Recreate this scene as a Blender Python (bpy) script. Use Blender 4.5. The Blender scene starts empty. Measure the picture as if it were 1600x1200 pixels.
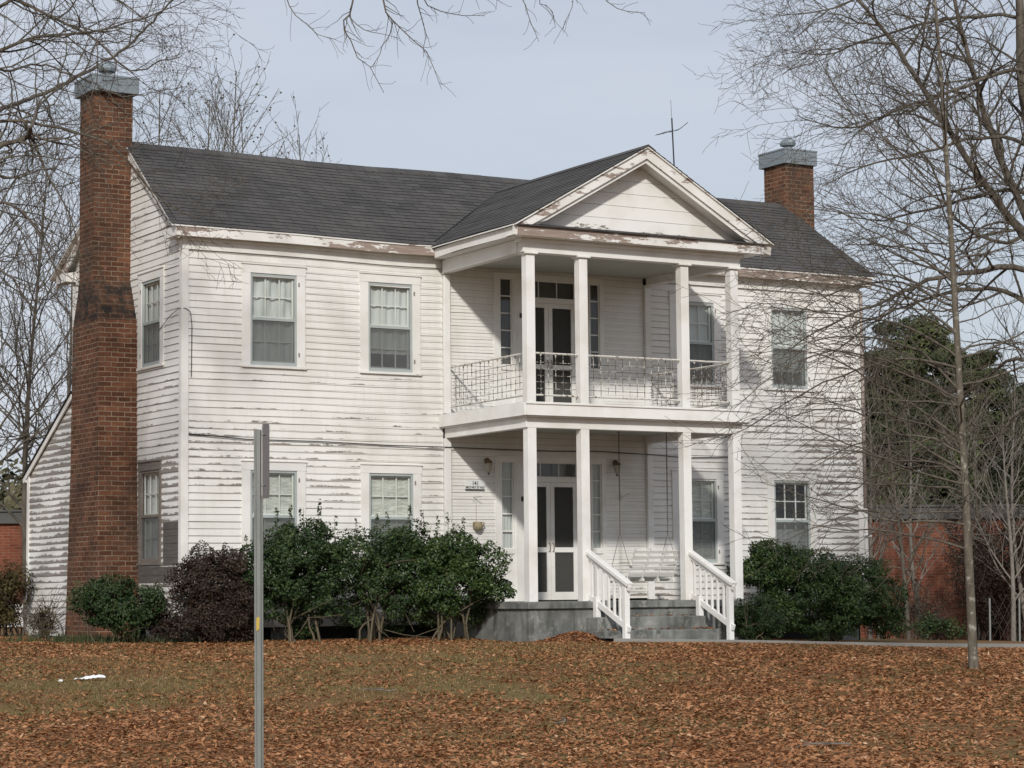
import bpy, bmesh, math, random
import numpy as np
from mathutils import Vector, Matrix, noise as mnoise
S = bpy.context.scene
COL = S.collection
RAD = math.radians
# ------------------------------------------------------------------ camera
F_PX, YAW, PITCH, ROLL = 3658.726, .5343, .0885, -.0095
CAM = np.array([-15.7823, -37.9646, .8017])
FW = np.array([math.sin(YAW)*math.cos(PITCH), math.cos(YAW)*math.cos(PITCH), math.sin(PITCH)])
_r = np.array([math.cos(YAW), -math.sin(YAW), 0.]); _u = np.cross(_r, FW)
RT = _r*math.cos(ROLL)+_u*math.sin(ROLL); UP = -_r*math.sin(ROLL)+_u*math.cos(ROLL)
cd = bpy.data.cameras.new('camera'); cam = bpy.data.objects.new('camera', cd); COL.objects.link(cam)
m = Matrix.Identity(4)
for i in range(3):
    m[i][0] = RT[i]; m[i][1] = UP[i]; m[i][2] = -FW[i]; m[i][3] = CAM[i]
cam.matrix_world = m
cd.sensor_width = 36; cd.lens = 36*F_PX/1600; cd.clip_start = .1; cd.clip_end = 3000
S.camera = cam
# ------------------------------------------------------------------ world and sun
SUN_K = (-.66, -1., .66)          # direction towards the sun
w = bpy.data.worlds.new('World'); S.world = w; w.use_nodes = True
nt = w.node_tree; nt.nodes.clear()
N = nt.nodes.new; Lk = nt.links.new
out = N('ShaderNodeOutputWorld'); bg = N('ShaderNodeBackground'); sky = N('ShaderNodeTexSky')
sky.sky_type = 'NISHITA'; sky.sun_disc = False
sky.sun_elevation = math.atan2(SUN_K[2], math.hypot(SUN_K[0], SUN_K[1]))
sky.sun_rotation = math.atan2(SUN_K[0], SUN_K[1]) % (2*math.pi)
sky.air_density = 1.0; sky.dust_density = 1.5
tc = N('ShaderNodeTexCoord'); mp = N('ShaderNodeMapping'); mp.inputs['Scale'].default_value = (1.2, 1.2, 5)
nz = N('ShaderNodeTexNoise'); nz.inputs['Scale'].default_value = 1.6; nz.inputs['Detail'].default_value = 5; nz.inputs['Roughness'].default_value = .55
mr = N('ShaderNodeMapRange'); mr.inputs[1].default_value = .3; mr.inputs[2].default_value = .7; mr.inputs[3].default_value = .55; mr.inputs[4].default_value = 1.0
mx = N('ShaderNodeMix'); mx.data_type = 'RGBA'
mx.inputs[7].default_value = (7.9, 8.35, 9.35, 1)     # thin high cloud veil
Lk(tc.outputs['Generated'], mp.inputs[0]); Lk(mp.outputs[0], nz.inputs['Vector']); Lk(nz.outputs['Fac'], mr.inputs[0])
Lk(mr.outputs[0], mx.inputs[0]); Lk(sky.outputs[0], mx.inputs[6]); Lk(mx.outputs[2], bg.inputs[0]); Lk(bg.outputs[0], out.inputs[0])
bg.inputs[1].default_value = .085
sd = bpy.data.lights.new('sun', 'SUN'); sun = bpy.data.objects.new('sun', sd); COL.objects.link(sun)
sd.energy = 2.95; sd.angle = RAD(2.8); sd.color = (1, .962, .90)
sun.rotation_euler = Vector(SUN_K).to_track_quat('Z', 'Y').to_euler(); sun.location = (-30, -45, 40)
S.view_settings.view_transform = 'Standard'; S.view_settings.look = 'None'
S.view_settings.exposure = 0; S.view_settings.gamma = 1
# ------------------------------------------------------------------ helpers
def ray(u, v): return FW + RT*(u-800)/F_PX - UP*(v-600)/F_PX
def at(u, v, d): return CAM + ray(u, v)*d
def on(u, v, ax, val):
    d = ray(u, v); i = 'XYZ'.index(ax); return CAM + d*((val-CAM[i])/d[i])
def depth_of(p): return float((np.asarray(p)-CAM) @ FW)
def ss(t): t = np.clip(t, 0, 1); return t*t*(3-2*t)
def gz(x, y):
    x = np.asarray(x, float); y = np.asarray(y, float)
    d = (x-CAM[0])*math.sin(YAW)+(y-CAM[1])*math.cos(YAW)
    z = -.78*ss((38.5-d)/18.) - .028*np.clip(x-6, 0, 25) - .085*ss(-y/3.2)
    z = z + .03*np.sin(x*.9+1.3)*np.sin(y*.7)*np.clip((-y-4)/4, 0, 1)
    return z
def gnd(u, v):
    d = ray(u, v); t = 12.
    while t < 400:
        p = CAM+d*t
        if p[2] < gz(p[0], p[1]): return p
        t += .02
    return CAM+d*60
def np_mesh(name, V, Fs, mat, parent=None, attrs=None, uv=None, smooth=False):
    """V Nx3; Fs list of arrays (each MxK)"""
    me = bpy.data.meshes.new(name)
    V = np.asarray(V, np.float32)
    Fs = [np.asarray(f, np.int32) for f in (Fs if isinstance(Fs, list) else [Fs]) if len(f)]
    me.vertices.add(len(V)); me.vertices.foreach_set('co', V.ravel())
    tot = np.concatenate([np.full(len(f), f.shape[1], np.int32) for f in Fs])
    idx = np.concatenate([f.ravel() for f in Fs])
    me.loops.add(len(idx)); me.loops.foreach_set('vertex_index', idx)
    me.polygons.add(len(tot)); st = np.concatenate([[0], np.cumsum(tot)[:-1]]).astype(np.int32)
    me.polygons.foreach_set('loop_start', st)
    me.update(calc_edges=True); me.validate()
    if smooth: me.polygons.foreach_set('use_smooth', np.ones(len(tot), bool))
    for k, a in (attrs or {}).items():
        at_ = me.attributes.new(k, 'FLOAT', 'POINT'); at_.data.foreach_set('value', np.asarray(a, np.float32))
    if uv is not None:
        ul = me.uv_layers.new(name='UVMap'); ul.data.foreach_set('uv', np.asarray(uv, np.float32)[idx].ravel())
    o = bpy.data.objects.new(name, me); COL.objects.link(o)
    for mm in (mat if isinstance(mat, (list, tuple)) else [mat]): me.materials.append(mm)
    if parent: o.parent = parent
    return o
class MB:
    def __init__(s): s.v = []; s.f = []; s.a = []; s.uv = []; s.hasuv = False
    def add(s, vs, fs, a=0., uv=None):
        n = len(s.v); s.v += [tuple(map(float, p)) for p in vs]; s.f += [tuple(i+n for i in f) for f in fs]
        s.a += (list(a) if hasattr(a, '__len__') else [a]*len(vs))
        if uv is not None: s.hasuv = True; s.uv += list(uv)
        else: s.uv += [(0, 0)]*len(vs)
        return s
    def box(s, x0, x1, y0, y1, z0, z1, a=0.):
        vs = [(x, y, z) for x in (x0, x1) for y in (y0, y1) for z in (z0, z1)]
        return s.add(vs, [(0, 1, 3, 2), (4, 6, 7, 5), (0, 4, 5, 1), (2, 3, 7, 6), (0, 2, 6, 4), (1, 5, 7, 3)], a)
    def beam(s, p, q, wd, ht, up=(0, 0, 1), a=0.):
        p = Vector(p); q = Vector(q); d = (q-p).normalized(); sx = d.cross(Vector(up)).normalized(); u = sx.cross(d)
        vs = [b+sx*i*wd/2+u*j*ht/2 for b in (p, q) for i in (-1, 1) for j in (-1, 1)]
        return s.add(vs, [(0, 1, 3, 2), (4, 6, 7, 5), (0, 4, 5, 1), (2, 3, 7, 6), (0, 2, 6, 4), (1, 5, 7, 3)], a)
    def prism(s, poly, vec, a=0.):
        n = len(poly); vec = Vector(vec)
        vs = [Vector(p) for p in poly]+[Vector(p)+vec for p in poly]
        fs = [tuple(range(n))[::-1], tuple(range(n, 2*n))]+[(i, (i+1) % n, (i+1) % n+n, i+n) for i in range(n)]
        return s.add(vs, fs, a)
    def tube(s, pts, r, sides=6, cap=True):
        pts = [Vector(p) for p in pts]; n = len(pts); rs = r if hasattr(r, '__len__') else [r]*n
        vs = []; prev = None
        for i, p in enumerate(pts):
            t = (pts[min(i+1, n-1)]-pts[max(i-1, 0)]).normalized()
            a_ = prev if prev else (Vector((1, 0, 0)) if abs(t.x) < .8 else Vector((0, 1, 0)))
            a_ = (a_-t*a_.dot(t)).normalized(); prev = a_; b_ = t.cross(a_)
            for k in range(sides):
                an = 2*math.pi*k/sides; vs.append(p+(a_*math.cos(an)+b_*math.sin(an))*rs[i])
        fs = [(i*sides+k, i*sides+(k+1) % sides, (i+1)*sides+(k+1) % sides, (i+1)*sides+k) for i in range(n-1) for k in range(sides)]
        if cap: fs += [tuple(range(sides))[::-1], tuple(range((n-1)*sides, n*sides))]
        return s.add(vs, fs)
    def lathe(s, c, prof, n=14, sx=1, sy=1):
        c = Vector(c); vs = [c+Vector((r*math.cos(2*math.pi*k/n)*sx, r*math.sin(2*math.pi*k/n)*sy, z)) for r, z in prof for k in range(n)]
        fs = [(i*n+k, i*n+(k+1) % n, (i+1)*n+(k+1) % n, (i+1)*n+k) for i in range(len(prof)-1) for k in range(n)]
        fs += [tuple(range(n))[::-1], tuple(range((len(prof)-1)*n, len(prof)*n))]
        return s.add(vs, fs)
    def build(s, name, mat, parent=None, bevel=0., smooth=False, fix=True):
        me = bpy.data.meshes.new(name); me.from_pydata(s.v, [], s.f); me.update()
        at_ = me.attributes.new('wear', 'FLOAT', 'POINT'); at_.data.foreach_set('value', np.array(s.a, np.float32))
        if s.hasuv:
            ul = me.uv_layers.new(name='UVMap')
            idx = np.zeros(len(me.loops), np.int32); me.loops.foreach_get('vertex_index', idx)
            ul.data.foreach_set('uv', np.array(s.uv, np.float32)[idx].ravel())
        if fix:
            bm = bmesh.new(); bm.from_mesh(me); bmesh.ops.recalc_face_normals(bm, faces=bm.faces); bm.to_mesh(me); bm.free()
        if smooth: me.polygons.foreach_set('use_smooth', np.ones(len(me.polygons), bool))
        o = bpy.data.objects.new(name, me); COL.objects.link(o); me.materials.append(mat)
        if parent: o.parent = parent
        if bevel:
            b = o.modifiers.new('bevel', 'BEVEL'); b.width = bevel; b.segments = 2; b.limit_method = 'ANGLE'
        return o
def tag(o, label=None, cat=None, group=None, kind=None):
    if label: o['label'] = label
    if cat: o['category'] = cat
    if group: o['group'] = group
    if kind: o['kind'] = kind
    return o
def thing(name, label, cat, loc=(0, 0, 0), group=None):
    o = bpy.data.objects.new(name, None); COL.objects.link(o); o.location = loc; o.empty_display_size = .3
    return tag(o, label, cat, group)
def keep(o, parent):                       # parent built in world coordinates to a moved empty
    o.parent = parent; o.matrix_parent_inverse = Matrix.Translation(-Vector(parent.location)); return o
# ------------------------------------------------------------------ materials
class NT:
    def __init__(s, name):
        s.m = bpy.data.materials.new(name); s.m.use_nodes = True; s.t = s.m.node_tree; s.t.nodes.clear()
        s.o = s.t.nodes.new('ShaderNodeOutputMaterial'); s.b = s.t.nodes.new('ShaderNodeBsdfPrincipled'); s.t.links.new(s.b.outputs[0], s.o.inputs[0])
    def n(s, typ, **kw):
        x = s.t.nodes.new('ShaderNode'+typ)
        for k, v in kw.items(): setattr(x, k, v)
        return x
    def put(s, sock, val):
        if hasattr(val, 'node') : s.t.links.new(val, sock)
        elif val is not None: sock.default_value = val
    def math(s, op, a, b=None, c=None, clamp=False):
        x = s.n('Math', operation=op, use_clamp=clamp); s.put(x.inputs[0], a); s.put(x.inputs[1], b); s.put(x.inputs[2], c); return x.outputs[0]
    def mix(s, f, a, b, blend='MIX'):
        x = s.n('Mix', data_type='RGBA', blend_type=blend); s.put(x.inputs[0], f)
        s.put(x.inputs[6], (*a, 1) if isinstance(a, tuple) and len(a) == 3 else a); s.put(x.inputs[7], (*b, 1) if isinstance(b, tuple) and len(b) == 3 else b)
        return x.outputs[2]
    def noise(s, vec=None, scale=5, detail=4, rough=.55):
        x = s.n('TexNoise'); x.inputs['Scale'].default_value = scale; x.inputs['Detail'].default_value = detail; x.inputs['Roughness'].default_value = rough
        if vec is not None: s.put(x.inputs['Vector'], vec)
        return x.outputs['Fac']
    def rng(s, v, a, b, c=0., d=1., smooth=False):
        x = s.n('MapRange', interpolation_type='SMOOTHSTEP' if smooth else 'LINEAR')
        s.put(x.inputs[0], v)
        for i, k in enumerate((a, b, c, d)): s.put(x.inputs[i+1], k)
        return x.outputs[0]
    def pos(s):
        return s.n('NewGeometry').outputs['Position']
    def obj(s):
        return s.n('TexCoord').outputs['Object']
    def sep(s, v):
        x = s.n('SeparateXYZ'); s.put(x.inputs[0], v); return x.outputs
    def comb(s, a, b, c):
        x = s.n('CombineXYZ'); s.put(x.inputs[0], a); s.put(x.inputs[1], b); s.put(x.inputs[2], c); return x.outputs[0]
    def mapped(s, v, sc):
        x = s.n('Mapping'); s.put(x.inputs[0], v); x.inputs['Scale'].default_value = sc; return x.outputs[0]
    def attr(s, name):
        return s.n('Attribute', attribute_name=name).outputs['Fac']
    def ramp(s, f, stops):
        x = s.n('ValToRGB'); s.put(x.inputs[0], f); e = x.color_ramp.elements
        while len(e) < len(stops): e.new(.5)
        for i, (p, c) in enumerate(stops): e[i].position = p; e[i].color = (*c, 1)
        return x.outputs[0]
    def col(s, c): s.put(s.b.inputs['Base Color'], (*c, 1) if isinstance(c, tuple) else c); return s
    def rough(s, r): s.put(s.b.inputs['Roughness'], r); return s
    def spec(s, r): s.b.inputs['Specular IOR Level'].default_value = r; return s
    def metal(s, r): s.put(s.b.inputs['Metallic'], r); return s
    def bump(s, h, strength=.4, dist=.01):
        x = s.n('Bump'); x.inputs['Strength'].default_value = strength; x.inputs['Distance'].default_value = dist
        s.put(x.inputs['Height'], h); s.t.links.new(x.outputs[0], s.b.inputs['Normal']); return s
    def alpha(s, v): s.put(s.b.inputs['Alpha'], v); return s
EXPO = .125; SID0 = .45
WOODC = [(.0, (.13, .115, .10)), (.5, (.24, .215, .19)), (1., (.36, .33, .30))]
def m_siding(name, paint=(.775, .765, .735), dirt=(.58, .56, .50)):
    k = NT(name); p = k.pos(); x, y, z = k.sep(p); u = k.math('ADD', x, y)
    c = k.math('DIVIDE', k.math('SUBTRACT', z, SID0), EXPO); ci = k.math('FLOOR', c); h = k.math('FRACT', c)
    n1 = k.noise(k.comb(k.math('MULTIPLY', u, 1.0), k.math('MULTIPLY', ci, 3.37), 0), 1., 5, .68)
    n2 = k.noise(k.comb(k.math('MULTIPLY', u, 5), k.math('MULTIPLY', z, 40), 0), 1., 5, .75)
    n4 = k.noise(k.comb(k.math('MULTIPLY', u, .22), k.math('MULTIPLY', z, .5), 3.), 1., 2, .5)
    am = k.math('ADD', k.attr('wear'), k.math('MULTIPLY', k.math('SUBTRACT', n1, .5), 2.4))
    am = k.math('ADD', am, k.math('MULTIPLY', k.math('SUBTRACT', n2, .5), 1.5))
    am = k.math('ADD', am, k.math('MULTIPLY', k.math('SUBTRACT', n4, .5), 1.0))
    peel = k.rng(k.math('SUBTRACT', am, h), -.03, .05)
    n3 = k.noise(k.comb(k.math('MULTIPLY', u, 1.5), k.math('MULTIPLY', z, 55), ci), 1., 4, .6)
    wood = k.ramp(n3, WOODC)
    nd = k.noise(k.mapped(p, (.9, .9, .5)), 1., 5, .6)
    nb = k.noise(k.comb(k.math('MULTIPLY', u, .15), k.math('MULTIPLY', ci, 11.7), 0), 1., 1, .5)
    st = k.noise(k.comb(k.math('MULTIPLY', u, 12), k.math('MULTIPLY', z, 1.2), 0), 1., 3, .6)
    pc = k.mix(k.rng(nd, .45, .8), paint, dirt)
    pc = k.mix(k.rng(nb, .35, .7, 0., .22), pc, (.66, .64, .60))
    pc = k.mix(k.rng(st, .52, .75, 0., .3), pc, dirt)
    gap = k.rng(h, .065, .015, 0., .88)            # lap shadow painted into the colour along each board's bottom edge
    pc = k.mix(gap, pc, (.19, .165, .14))
    k.col(k.mix(peel, pc, wood)).rough(k.mix(peel, (.5,)*3, (.9,)*3)).spec(.3)
    k.bump(k.math('ADD', k.math('MULTIPLY', peel, -1.), k.math('MULTIPLY', n3, .5)), .5, .003)
    return k.m
def m_peel(name, thr, paint=(.775, .765, .735), sc=(2.2, 2.2, 9), woodtint=None):
    k = NT(name); p = k.pos(); wr = k.attr('wear')
    n1 = k.noise(k.mapped(p, sc), 1., 6, .7); n2 = k.noise(k.mapped(p, (sc[0]*5, sc[1]*5, sc[2]*3)), 1., 3, .6)
    f = k.math('ADD', k.math('ADD', n1, k.math('MULTIPLY', k.math('SUBTRACT', n2, .5), .25)), wr)
    peel = k.rng(f, thr-.012, thr+.012)
    n3 = k.noise(k.mapped(p, (3, 3, 40)), 1., 4, .6)
    wood = k.ramp(n3, woodtint or WOODC)
    pc = k.mix(k.rng(k.noise(k.mapped(p, (1.5, 1.5, 1.5)), 1., 5), .45, .8), paint, (.62, .59, .53))
    k.col(k.mix(peel, pc, wood)).rough(k.mix(peel, (.45,)*3, (.9,)*3)).spec(.3)
    k.bump(k.math('MULTIPLY', peel, -1.), .5, .004)
    return k.m
def m_flat(name, c, rough=.6, spec=.3, var=.12, scale=3., metal=0.):
    k = NT(name); n = k.noise(k.pos(), scale, 5, .6)
    dark = tuple(v*(1-2*var) for v in c); lite = tuple(min(1, v*(1+var)) for v in c)
    k.col(k.mix(n, dark, lite)).rough(rough).spec(spec).metal(metal)
    k.bump(k.noise(k.pos(), scale*14, 3), .12, .004)
    return k.m
M = {}
M['siding'] = m_siding('clapboard_paint')
M['tymp'] = m_peel('pediment_board_paint', .82, sc=(1.2, 1.2, 6))
M['paint'] = m_peel('white_trim_paint', .86)
M['paint_old'] = m_peel('old_trim_paint', .70)
PINKWOOD = [(.0, (.16, .12, .10)), (.5, (.30, .235, .20)), (1., (.44, .36, .31))]
M['fascia'] = m_peel('peeling_fascia_paint', .60, sc=(1.6, 1.6, 7), woodtint=PINKWOOD)
M['col'] = m_peel('column_paint', .80, paint=(.79, .785, .76), sc=(5, 5, 2.2))
DARKWOOD = [(.0, (.055, .05, .045)), (.5, (.11, .10, .09)), (1., (.2, .185, .17))]
M['bare'] = m_peel('bare_window_wood', .30, woodtint=[(.0, (.10, .085, .07)), (.5, (.18, .155, .135)), (1., (.30, .27, .24))])
M['grey_sid'] = m_peel('bare_grey_boards', .2, woodtint=DARKWOOD)
M['alu'] = m_flat('grey_storm_frame', (.40, .44, .43), .45, .4, .1, 4)
M['galv'] = NT('galvanised_sheet'); k = M['galv']; n = k.noise(k.pos(), 9, 4); k.col(k.mix(n, (.20, .24, .26), (.27, .31, .335))).rough(.55).metal(.35); M['galv'] = k.m
M['conc'] = None
k = NT('weathered_concrete'); p = k.pos(); n = k.noise(p, 1.3, 6, .65); n2 = k.noise(k.mapped(p, (5, 5, 1.0)), 1., 4); n3 = k.noise(p, 60, 2)
c = k.mix(k.rng(n, .35, .65), (.095, .10, .097), (.27, .275, .26)); c = k.mix(k.rng(n2, .48, .68, 0, .8), c, (.06, .063, .055)); c = k.mix(k.rng(k.noise(p, 5, 5, .7), .56, .66, 0, .6), c, (.34, .335, .31)); c = k.mix(k.rng(n3, .6, .8, 0, .4), c, (.30, .295, .28))
k.col(c).rough(.9).spec(.2).bump(k.math('ADD', n3, n), .3, .006); M['conc'] = k.m
k = NT('porch_paint_grey'); n = k.noise(k.pos(), 3, 5); k.col(k.mix(n, (.13, .14, .13), (.24, .25, .24))).rough(.7); M['floor'] = k.m
k = NT('ceiling_boards'); x, y, z = k.sep(k.pos()); h = k.math('FRACT', k.math('MULTIPLY', x, 11)); n = k.noise(k.pos(), 2, 4)
k.col(k.mix(k.rng(h, .06, .0), k.mix(n, (.40, .41, .37), (.55, .55, .50)), (.14, .14, .12))).rough(.6); M['ceil'] = k.m
def m_brick(name, c1, c2, mort, dark=.5, bw=.215, bh=.076):
    k = NT(name); g = k.n('NewGeometry'); x, y, z = k.sep(g.outputs['Position']); nx, ny, nz_ = k.sep(g.outputs['True Normal'])
    s_ = k.rng(k.math('ABSOLUTE', nx), .5, .6); u = k.math('ADD', k.math('MULTIPLY', x, k.math('SUBTRACT', 1., s_)), k.math('MULTIPLY', k.math('ADD', y, .05), s_))
    nw = k.noise(k.pos(), 5, 2); vec = k.comb(k.math('ADD', u, k.math('MULTIPLY', nw, .012)), k.math('ADD', z, k.math('MULTIPLY', k.noise(k.pos(), 3.1, 2), .03)), 0)
    b = k.n('TexBrick'); k.put(b.inputs['Vector'], vec); b.inputs['Scale'].default_value = 1; b.inputs['Mortar Size'].default_value = .0085
    b.inputs['Mortar Smooth'].default_value = .25; b.inputs['Brick Width'].default_value = bw; b.inputs['Row Height'].default_value = bh; b.inputs['Bias'].default_value = 0.
    b.inputs['Color1'].default_value = (0, 0, 0, 1); b.inputs['Color2'].default_value = (1, 1, 1, 1); b.inputs['Mortar'].default_value = (.5, .5, .5, 1)
    vv = k.math('ADD', k.math('MULTIPLY', b.outputs['Color'], .34), k.math('ADD', k.math('MULTIPLY', k.noise(k.pos(), 14, 4, .7), .5), k.math('MULTIPLY', k.noise(k.pos(), 2.2, 4, .6), .22)))
    bc = k.ramp(vv, [(.15, tuple(v*.45 for v in c1)), (.45, c1), (.8, c2), (1., tuple(v*1.2 for v in c2))])
    big = k.noise(k.mapped(k.pos(), (1.1, 1.1, .8)), 1., 5, .65)
    mf = k.math('MULTIPLY', b.outputs['Fac'], k.rng(k.noise(k.pos(), 3, 5, .7), .30, .58, .30, 1.))
    c = k.mix(mf, bc, mort)
    c = k.mix(k.rng(big, .44, .66, 0., dark), c, (.045, .036, .03)); c = k.mix(k.rng(k.noise(k.mapped(k.pos(), (4, 4, 7)), 1., 5, .7), .56, .68, 0., dark*.8), c, tuple(min(1, v*1.5) for v in c2))
    c = k.mix(k.math('MULTIPLY', k.attr('wear'), k.rng(k.noise(k.pos(), 6, 4), .25, .6)), c, (.028, .024, .021))
    k.col(c).rough(.92).spec(.15).bump(k.math('ADD', k.math('MULTIPLY', b.outputs['Fac'], -1.), k.math('MULTIPLY', k.noise(k.pos(), 40, 3), .5)), .7, .01)
    return k.m
M['brick'] = m_brick('old_chimney_brick', (.105, .046, .027), (.19, .084, .047), (.29, .225, .16), .6, .25, .09)
M['brick_far'] = m_brick('red_building_brick', (.17, .055, .032), (.24, .082, .045), (.24, .15, .11), .5)
k = NT('asphalt_shingles'); uv = k.n('UVMap').outputs[0]; u, v, _ = k.sep(uv)
b = k.n('TexBrick'); k.put(b.inputs['Vector'], uv); b.inputs['Scale'].default_value = 1; b.inputs['Mortar Size'].default_value = .006; b.inputs['Brick Width'].default_value = .31; b.inputs['Row Height'].default_value = .14
b.inputs['Color1'].default_value = (0, 0, 0, 1); b.inputs['Color2'].default_value = (1, 1, 1, 1); b.inputs['Mortar'].default_value = (.5, .5, .5, 1); b.offset = .37
n = k.noise(k.pos(), .7, 5, .6); n2 = k.noise(k.pos(), 70, 2, .7)
c = k.mix(b.outputs['Color'], (.044, .042, .041), (.082, .078, .076)); c = k.mix(k.rng(n, .4, .7, 0, .7), c, (.105, .098, .092)); c = k.mix(k.rng(k.noise(k.mapped(k.pos(), (2.2, .35, .35)), 1., 4), .5, .75, 0, .5), c, (.04, .038, .037)); c = k.mix(k.rng(n2, .45, .7, 0, .5), c, (.10, .10, .10))
hv = k.math('FRACT', k.math('DIVIDE', v, .14)); c = k.mix(k.rng(hv, .10, .0, 0, .6), c, (.018, .018, .018)); c = k.mix(k.math('MULTIPLY', b.outputs['Fac'], .7), c, (.014, .014, .014))
k.col(c).rough(.92).spec(.25).bump(k.math('ADD', n2, k.math('MULTIPLY', b.outputs['Fac'], -1.5)), .5, .006); M['roof'] = k.m
k = NT('window_glass'); k.t.nodes.remove(k.b); fr = k.n('Fresnel'); k.put(fr.inputs[0], k.rng(k.n('NewGeometry').outputs['Backfacing'], 0., 1., 1.5, 1/1.5)); tr = k.n('BsdfTransparent'); tr.inputs[0].default_value = (.93, .96, .95, 1); gl = k.n('BsdfGlossy'); gl.inputs['Roughness'].default_value = .03
bu = k.n('Bump'); bu.inputs['Strength'].default_value = .06; bu.inputs['Distance'].default_value = .05; k.put(bu.inputs['Height'], k.noise(k.pos(), 2.2, 2)); k.t.links.new(bu.outputs[0], gl.inputs['Normal'])
ms = k.n('MixShader'); k.put(ms.inputs[0], k.math('MULTIPLY', fr.outputs[0], 1.3, clamp=True)); k.t.links.new(tr.outputs[0], ms.inputs[1]); k.t.links.new(gl.outputs[0], ms.inputs[2]); k.t.links.new(ms.outputs[0], k.o.inputs[0]); M['glass'] = k.m
def m_screen(name, c, a):
    k = NT(name); k.t.nodes.remove(k.b); tr = k.n('BsdfTransparent'); df = k.n('BsdfDiffuse'); df.inputs[0].default_value = (*c, 1); ms = k.n('MixShader')
    k.put(ms.inputs[0], k.rng(k.noise(k.pos(), 1.5, 3), .3, .7, a-.06, a+.06)); k.t.links.new(tr.outputs[0], ms.inputs[1]); k.t.links.new(df.outputs[0], ms.inputs[2]); k.t.links.new(ms.outputs[0], k.o.inputs[0]); return k.m
M['screen'] = m_screen('insect_screen', (.16, .17, .17), .55)
M['dscreen'] = m_screen('dark_door_screen', (.085, .085, .08), .72)
k = NT('white_curtain'); n = k.noise(k.mapped(k.pos(), (9, 9, 1.2)), 1., 4); k.col(k.mix(n, (.44, .455, .44), (.68, .69, .67))).rough(.9).spec(.1); M['curtain'] = k.m
k = NT('lace_blind'); z = k.sep(k.pos())[2]; n = k.noise(k.mapped(k.pos(), (6, 6, 38)), 1., 3, .7); k.col(k.mix(k.rng(n, .35, .65), (.40, .40, .355), (.70, .70, .65))).rough(.9).spec(.1); M['blind'] = k.m
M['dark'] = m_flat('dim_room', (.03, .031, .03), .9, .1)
M['darkwood'] = m_flat('inner_door_paint', (.10, .095, .085), .6, .3)
M['iron'] = m_peel('flaking_iron_paint', .58, paint=(.62, .60, .55), sc=(14, 14, 14), woodtint=[(0, (.06, .04, .03)), (.5, (.13, .085, .06)), (1, (.2, .14, .1))])
M['rust'] = m_peel('rusty_rod_paint', .47, paint=(.58, .56, .51), sc=(9, 9, 9), woodtint=[(0, (.05, .038, .03)), (.5, (.10, .075, .058)), (1, (.17, .13, .10))])
M['chain'] = m_flat('rusty_chain', (.10, .085, .07), .7, .4)
M['black'] = m_flat('black_metal', (.03, .03, .03), .5, .4)
M['pinkpaint'] = m_flat('faded_pink_brown_paint', (.36, .30, .27), .7, .3)
M['skirt_shade'] = m_peel('shaded_skirt_paint', .58, paint=(.42, .41, .38), sc=(1.5, 1.5, 6))  # skirt board paint darkened to stand in for the shade behind the hedge
M['brass'] = m_flat('tarnished_brass', (.18, .11, .055), .45, .5, .2, 20)
M['lampglass'] = m_flat('frosted_glass', (.45, .42, .35), .3, .5)
M['sign'] = m_flat('white_enamel', (.74, .76, .74), .35, .5, .05)
M['clay'] = m_flat('pale_pottery', (.36, .30, .19), .7, .3, .25, 18)
M['plastic'] = m_flat('white_plastic', (.82, .83, .84), .4, .4, .04)
M['yellow'] = m_flat('yellow_paint', (.50, .36, .06), .6, .3)
k = NT('galvanised_post'); n = k.noise(k.mapped(k.pos(), (20, 20, 6)), 1., 5, .7); k.col(k.mix(n, (.15, .16, .152), (.29, .30, .29))).rough(.65).metal(.3); M['post'] = k.m
M['signback'] = m_flat('dull_sign_back', (.40, .37, .345), .6, .3, .1, 8)
def m_bark(name, a, b, lich=None):
    k = NT(name); p = k.pos(); n = k.noise(k.mapped(p, (14, 14, 4)), 1., 5, .65); c = k.mix(k.rng(n, .3, .7), a, b)
    if lich: c = k.mix(k.rng(k.noise(p, 9, 4, .7), .56, .64, 0, .8), c, lich)
    k.col(c).rough(.95).spec(.1).bump(k.noise(k.mapped(p, (40, 40, 9)), 1., 4), .6, .01); return k.m
M['bark'] = m_bark('grey_brown_bark', (.068, .058, .046), (.155, .136, .11))
M['bark_l'] = m_bark('lichen_bark', (.085, .072, .056), (.17, .15, .12), (.34, .33, .28))
M['bark_g'] = m_bark('pale_grey_bark', (.13, .115, .098), (.23, .21, .185))
M['bark_d'] = m_bark('dark_twigs', (.032, .022, .018), (.07, .05, .042))
M['stem'] = m_bark('shrub_stem_bark', (.075, .06, .04), (.16, .135, .09))
def m_leaf(name, stops, rough=.5, spec=.4, trans=.15):
    k = NT(name); a = k.attr('rnd'); k.col(k.ramp(a, stops)).rough(rough).spec(spec)
    if trans:
        tl = k.n('BsdfTranslucent'); k.put(tl.inputs[0], k.ramp(a, stops)); ms = k.n('MixShader'); ms.inputs[0].default_value = trans
        k.t.links.new(k.b.outputs[0], ms.inputs[1]); k.t.links.new(tl.outputs[0], ms.inputs[2]); k.t.links.new(ms.outputs[0], k.o.inputs[0])
    return k.m
M['holly'] = m_leaf('dark_holly_leaves', [(0, (.010, .022, .008)), (.45, (.024, .048, .014)), (.8, (.052, .085, .027)), (1, (.11, .145, .055))], .55, .3)
M['boxw'] = m_leaf('bright_holly_leaves', [(0, (.012, .030, .008)), (.45, (.032, .062, .016)), (.8, (.075, .112, .030)), (1, (.15, .18, .06))], .5, .32)
M['brown'] = m_leaf('dead_brown_leaves', [(0, (.022, .016, .012)), (.5, (.045, .033, .025)), (1, (.085, .062, .045))], .8, .1)
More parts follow.
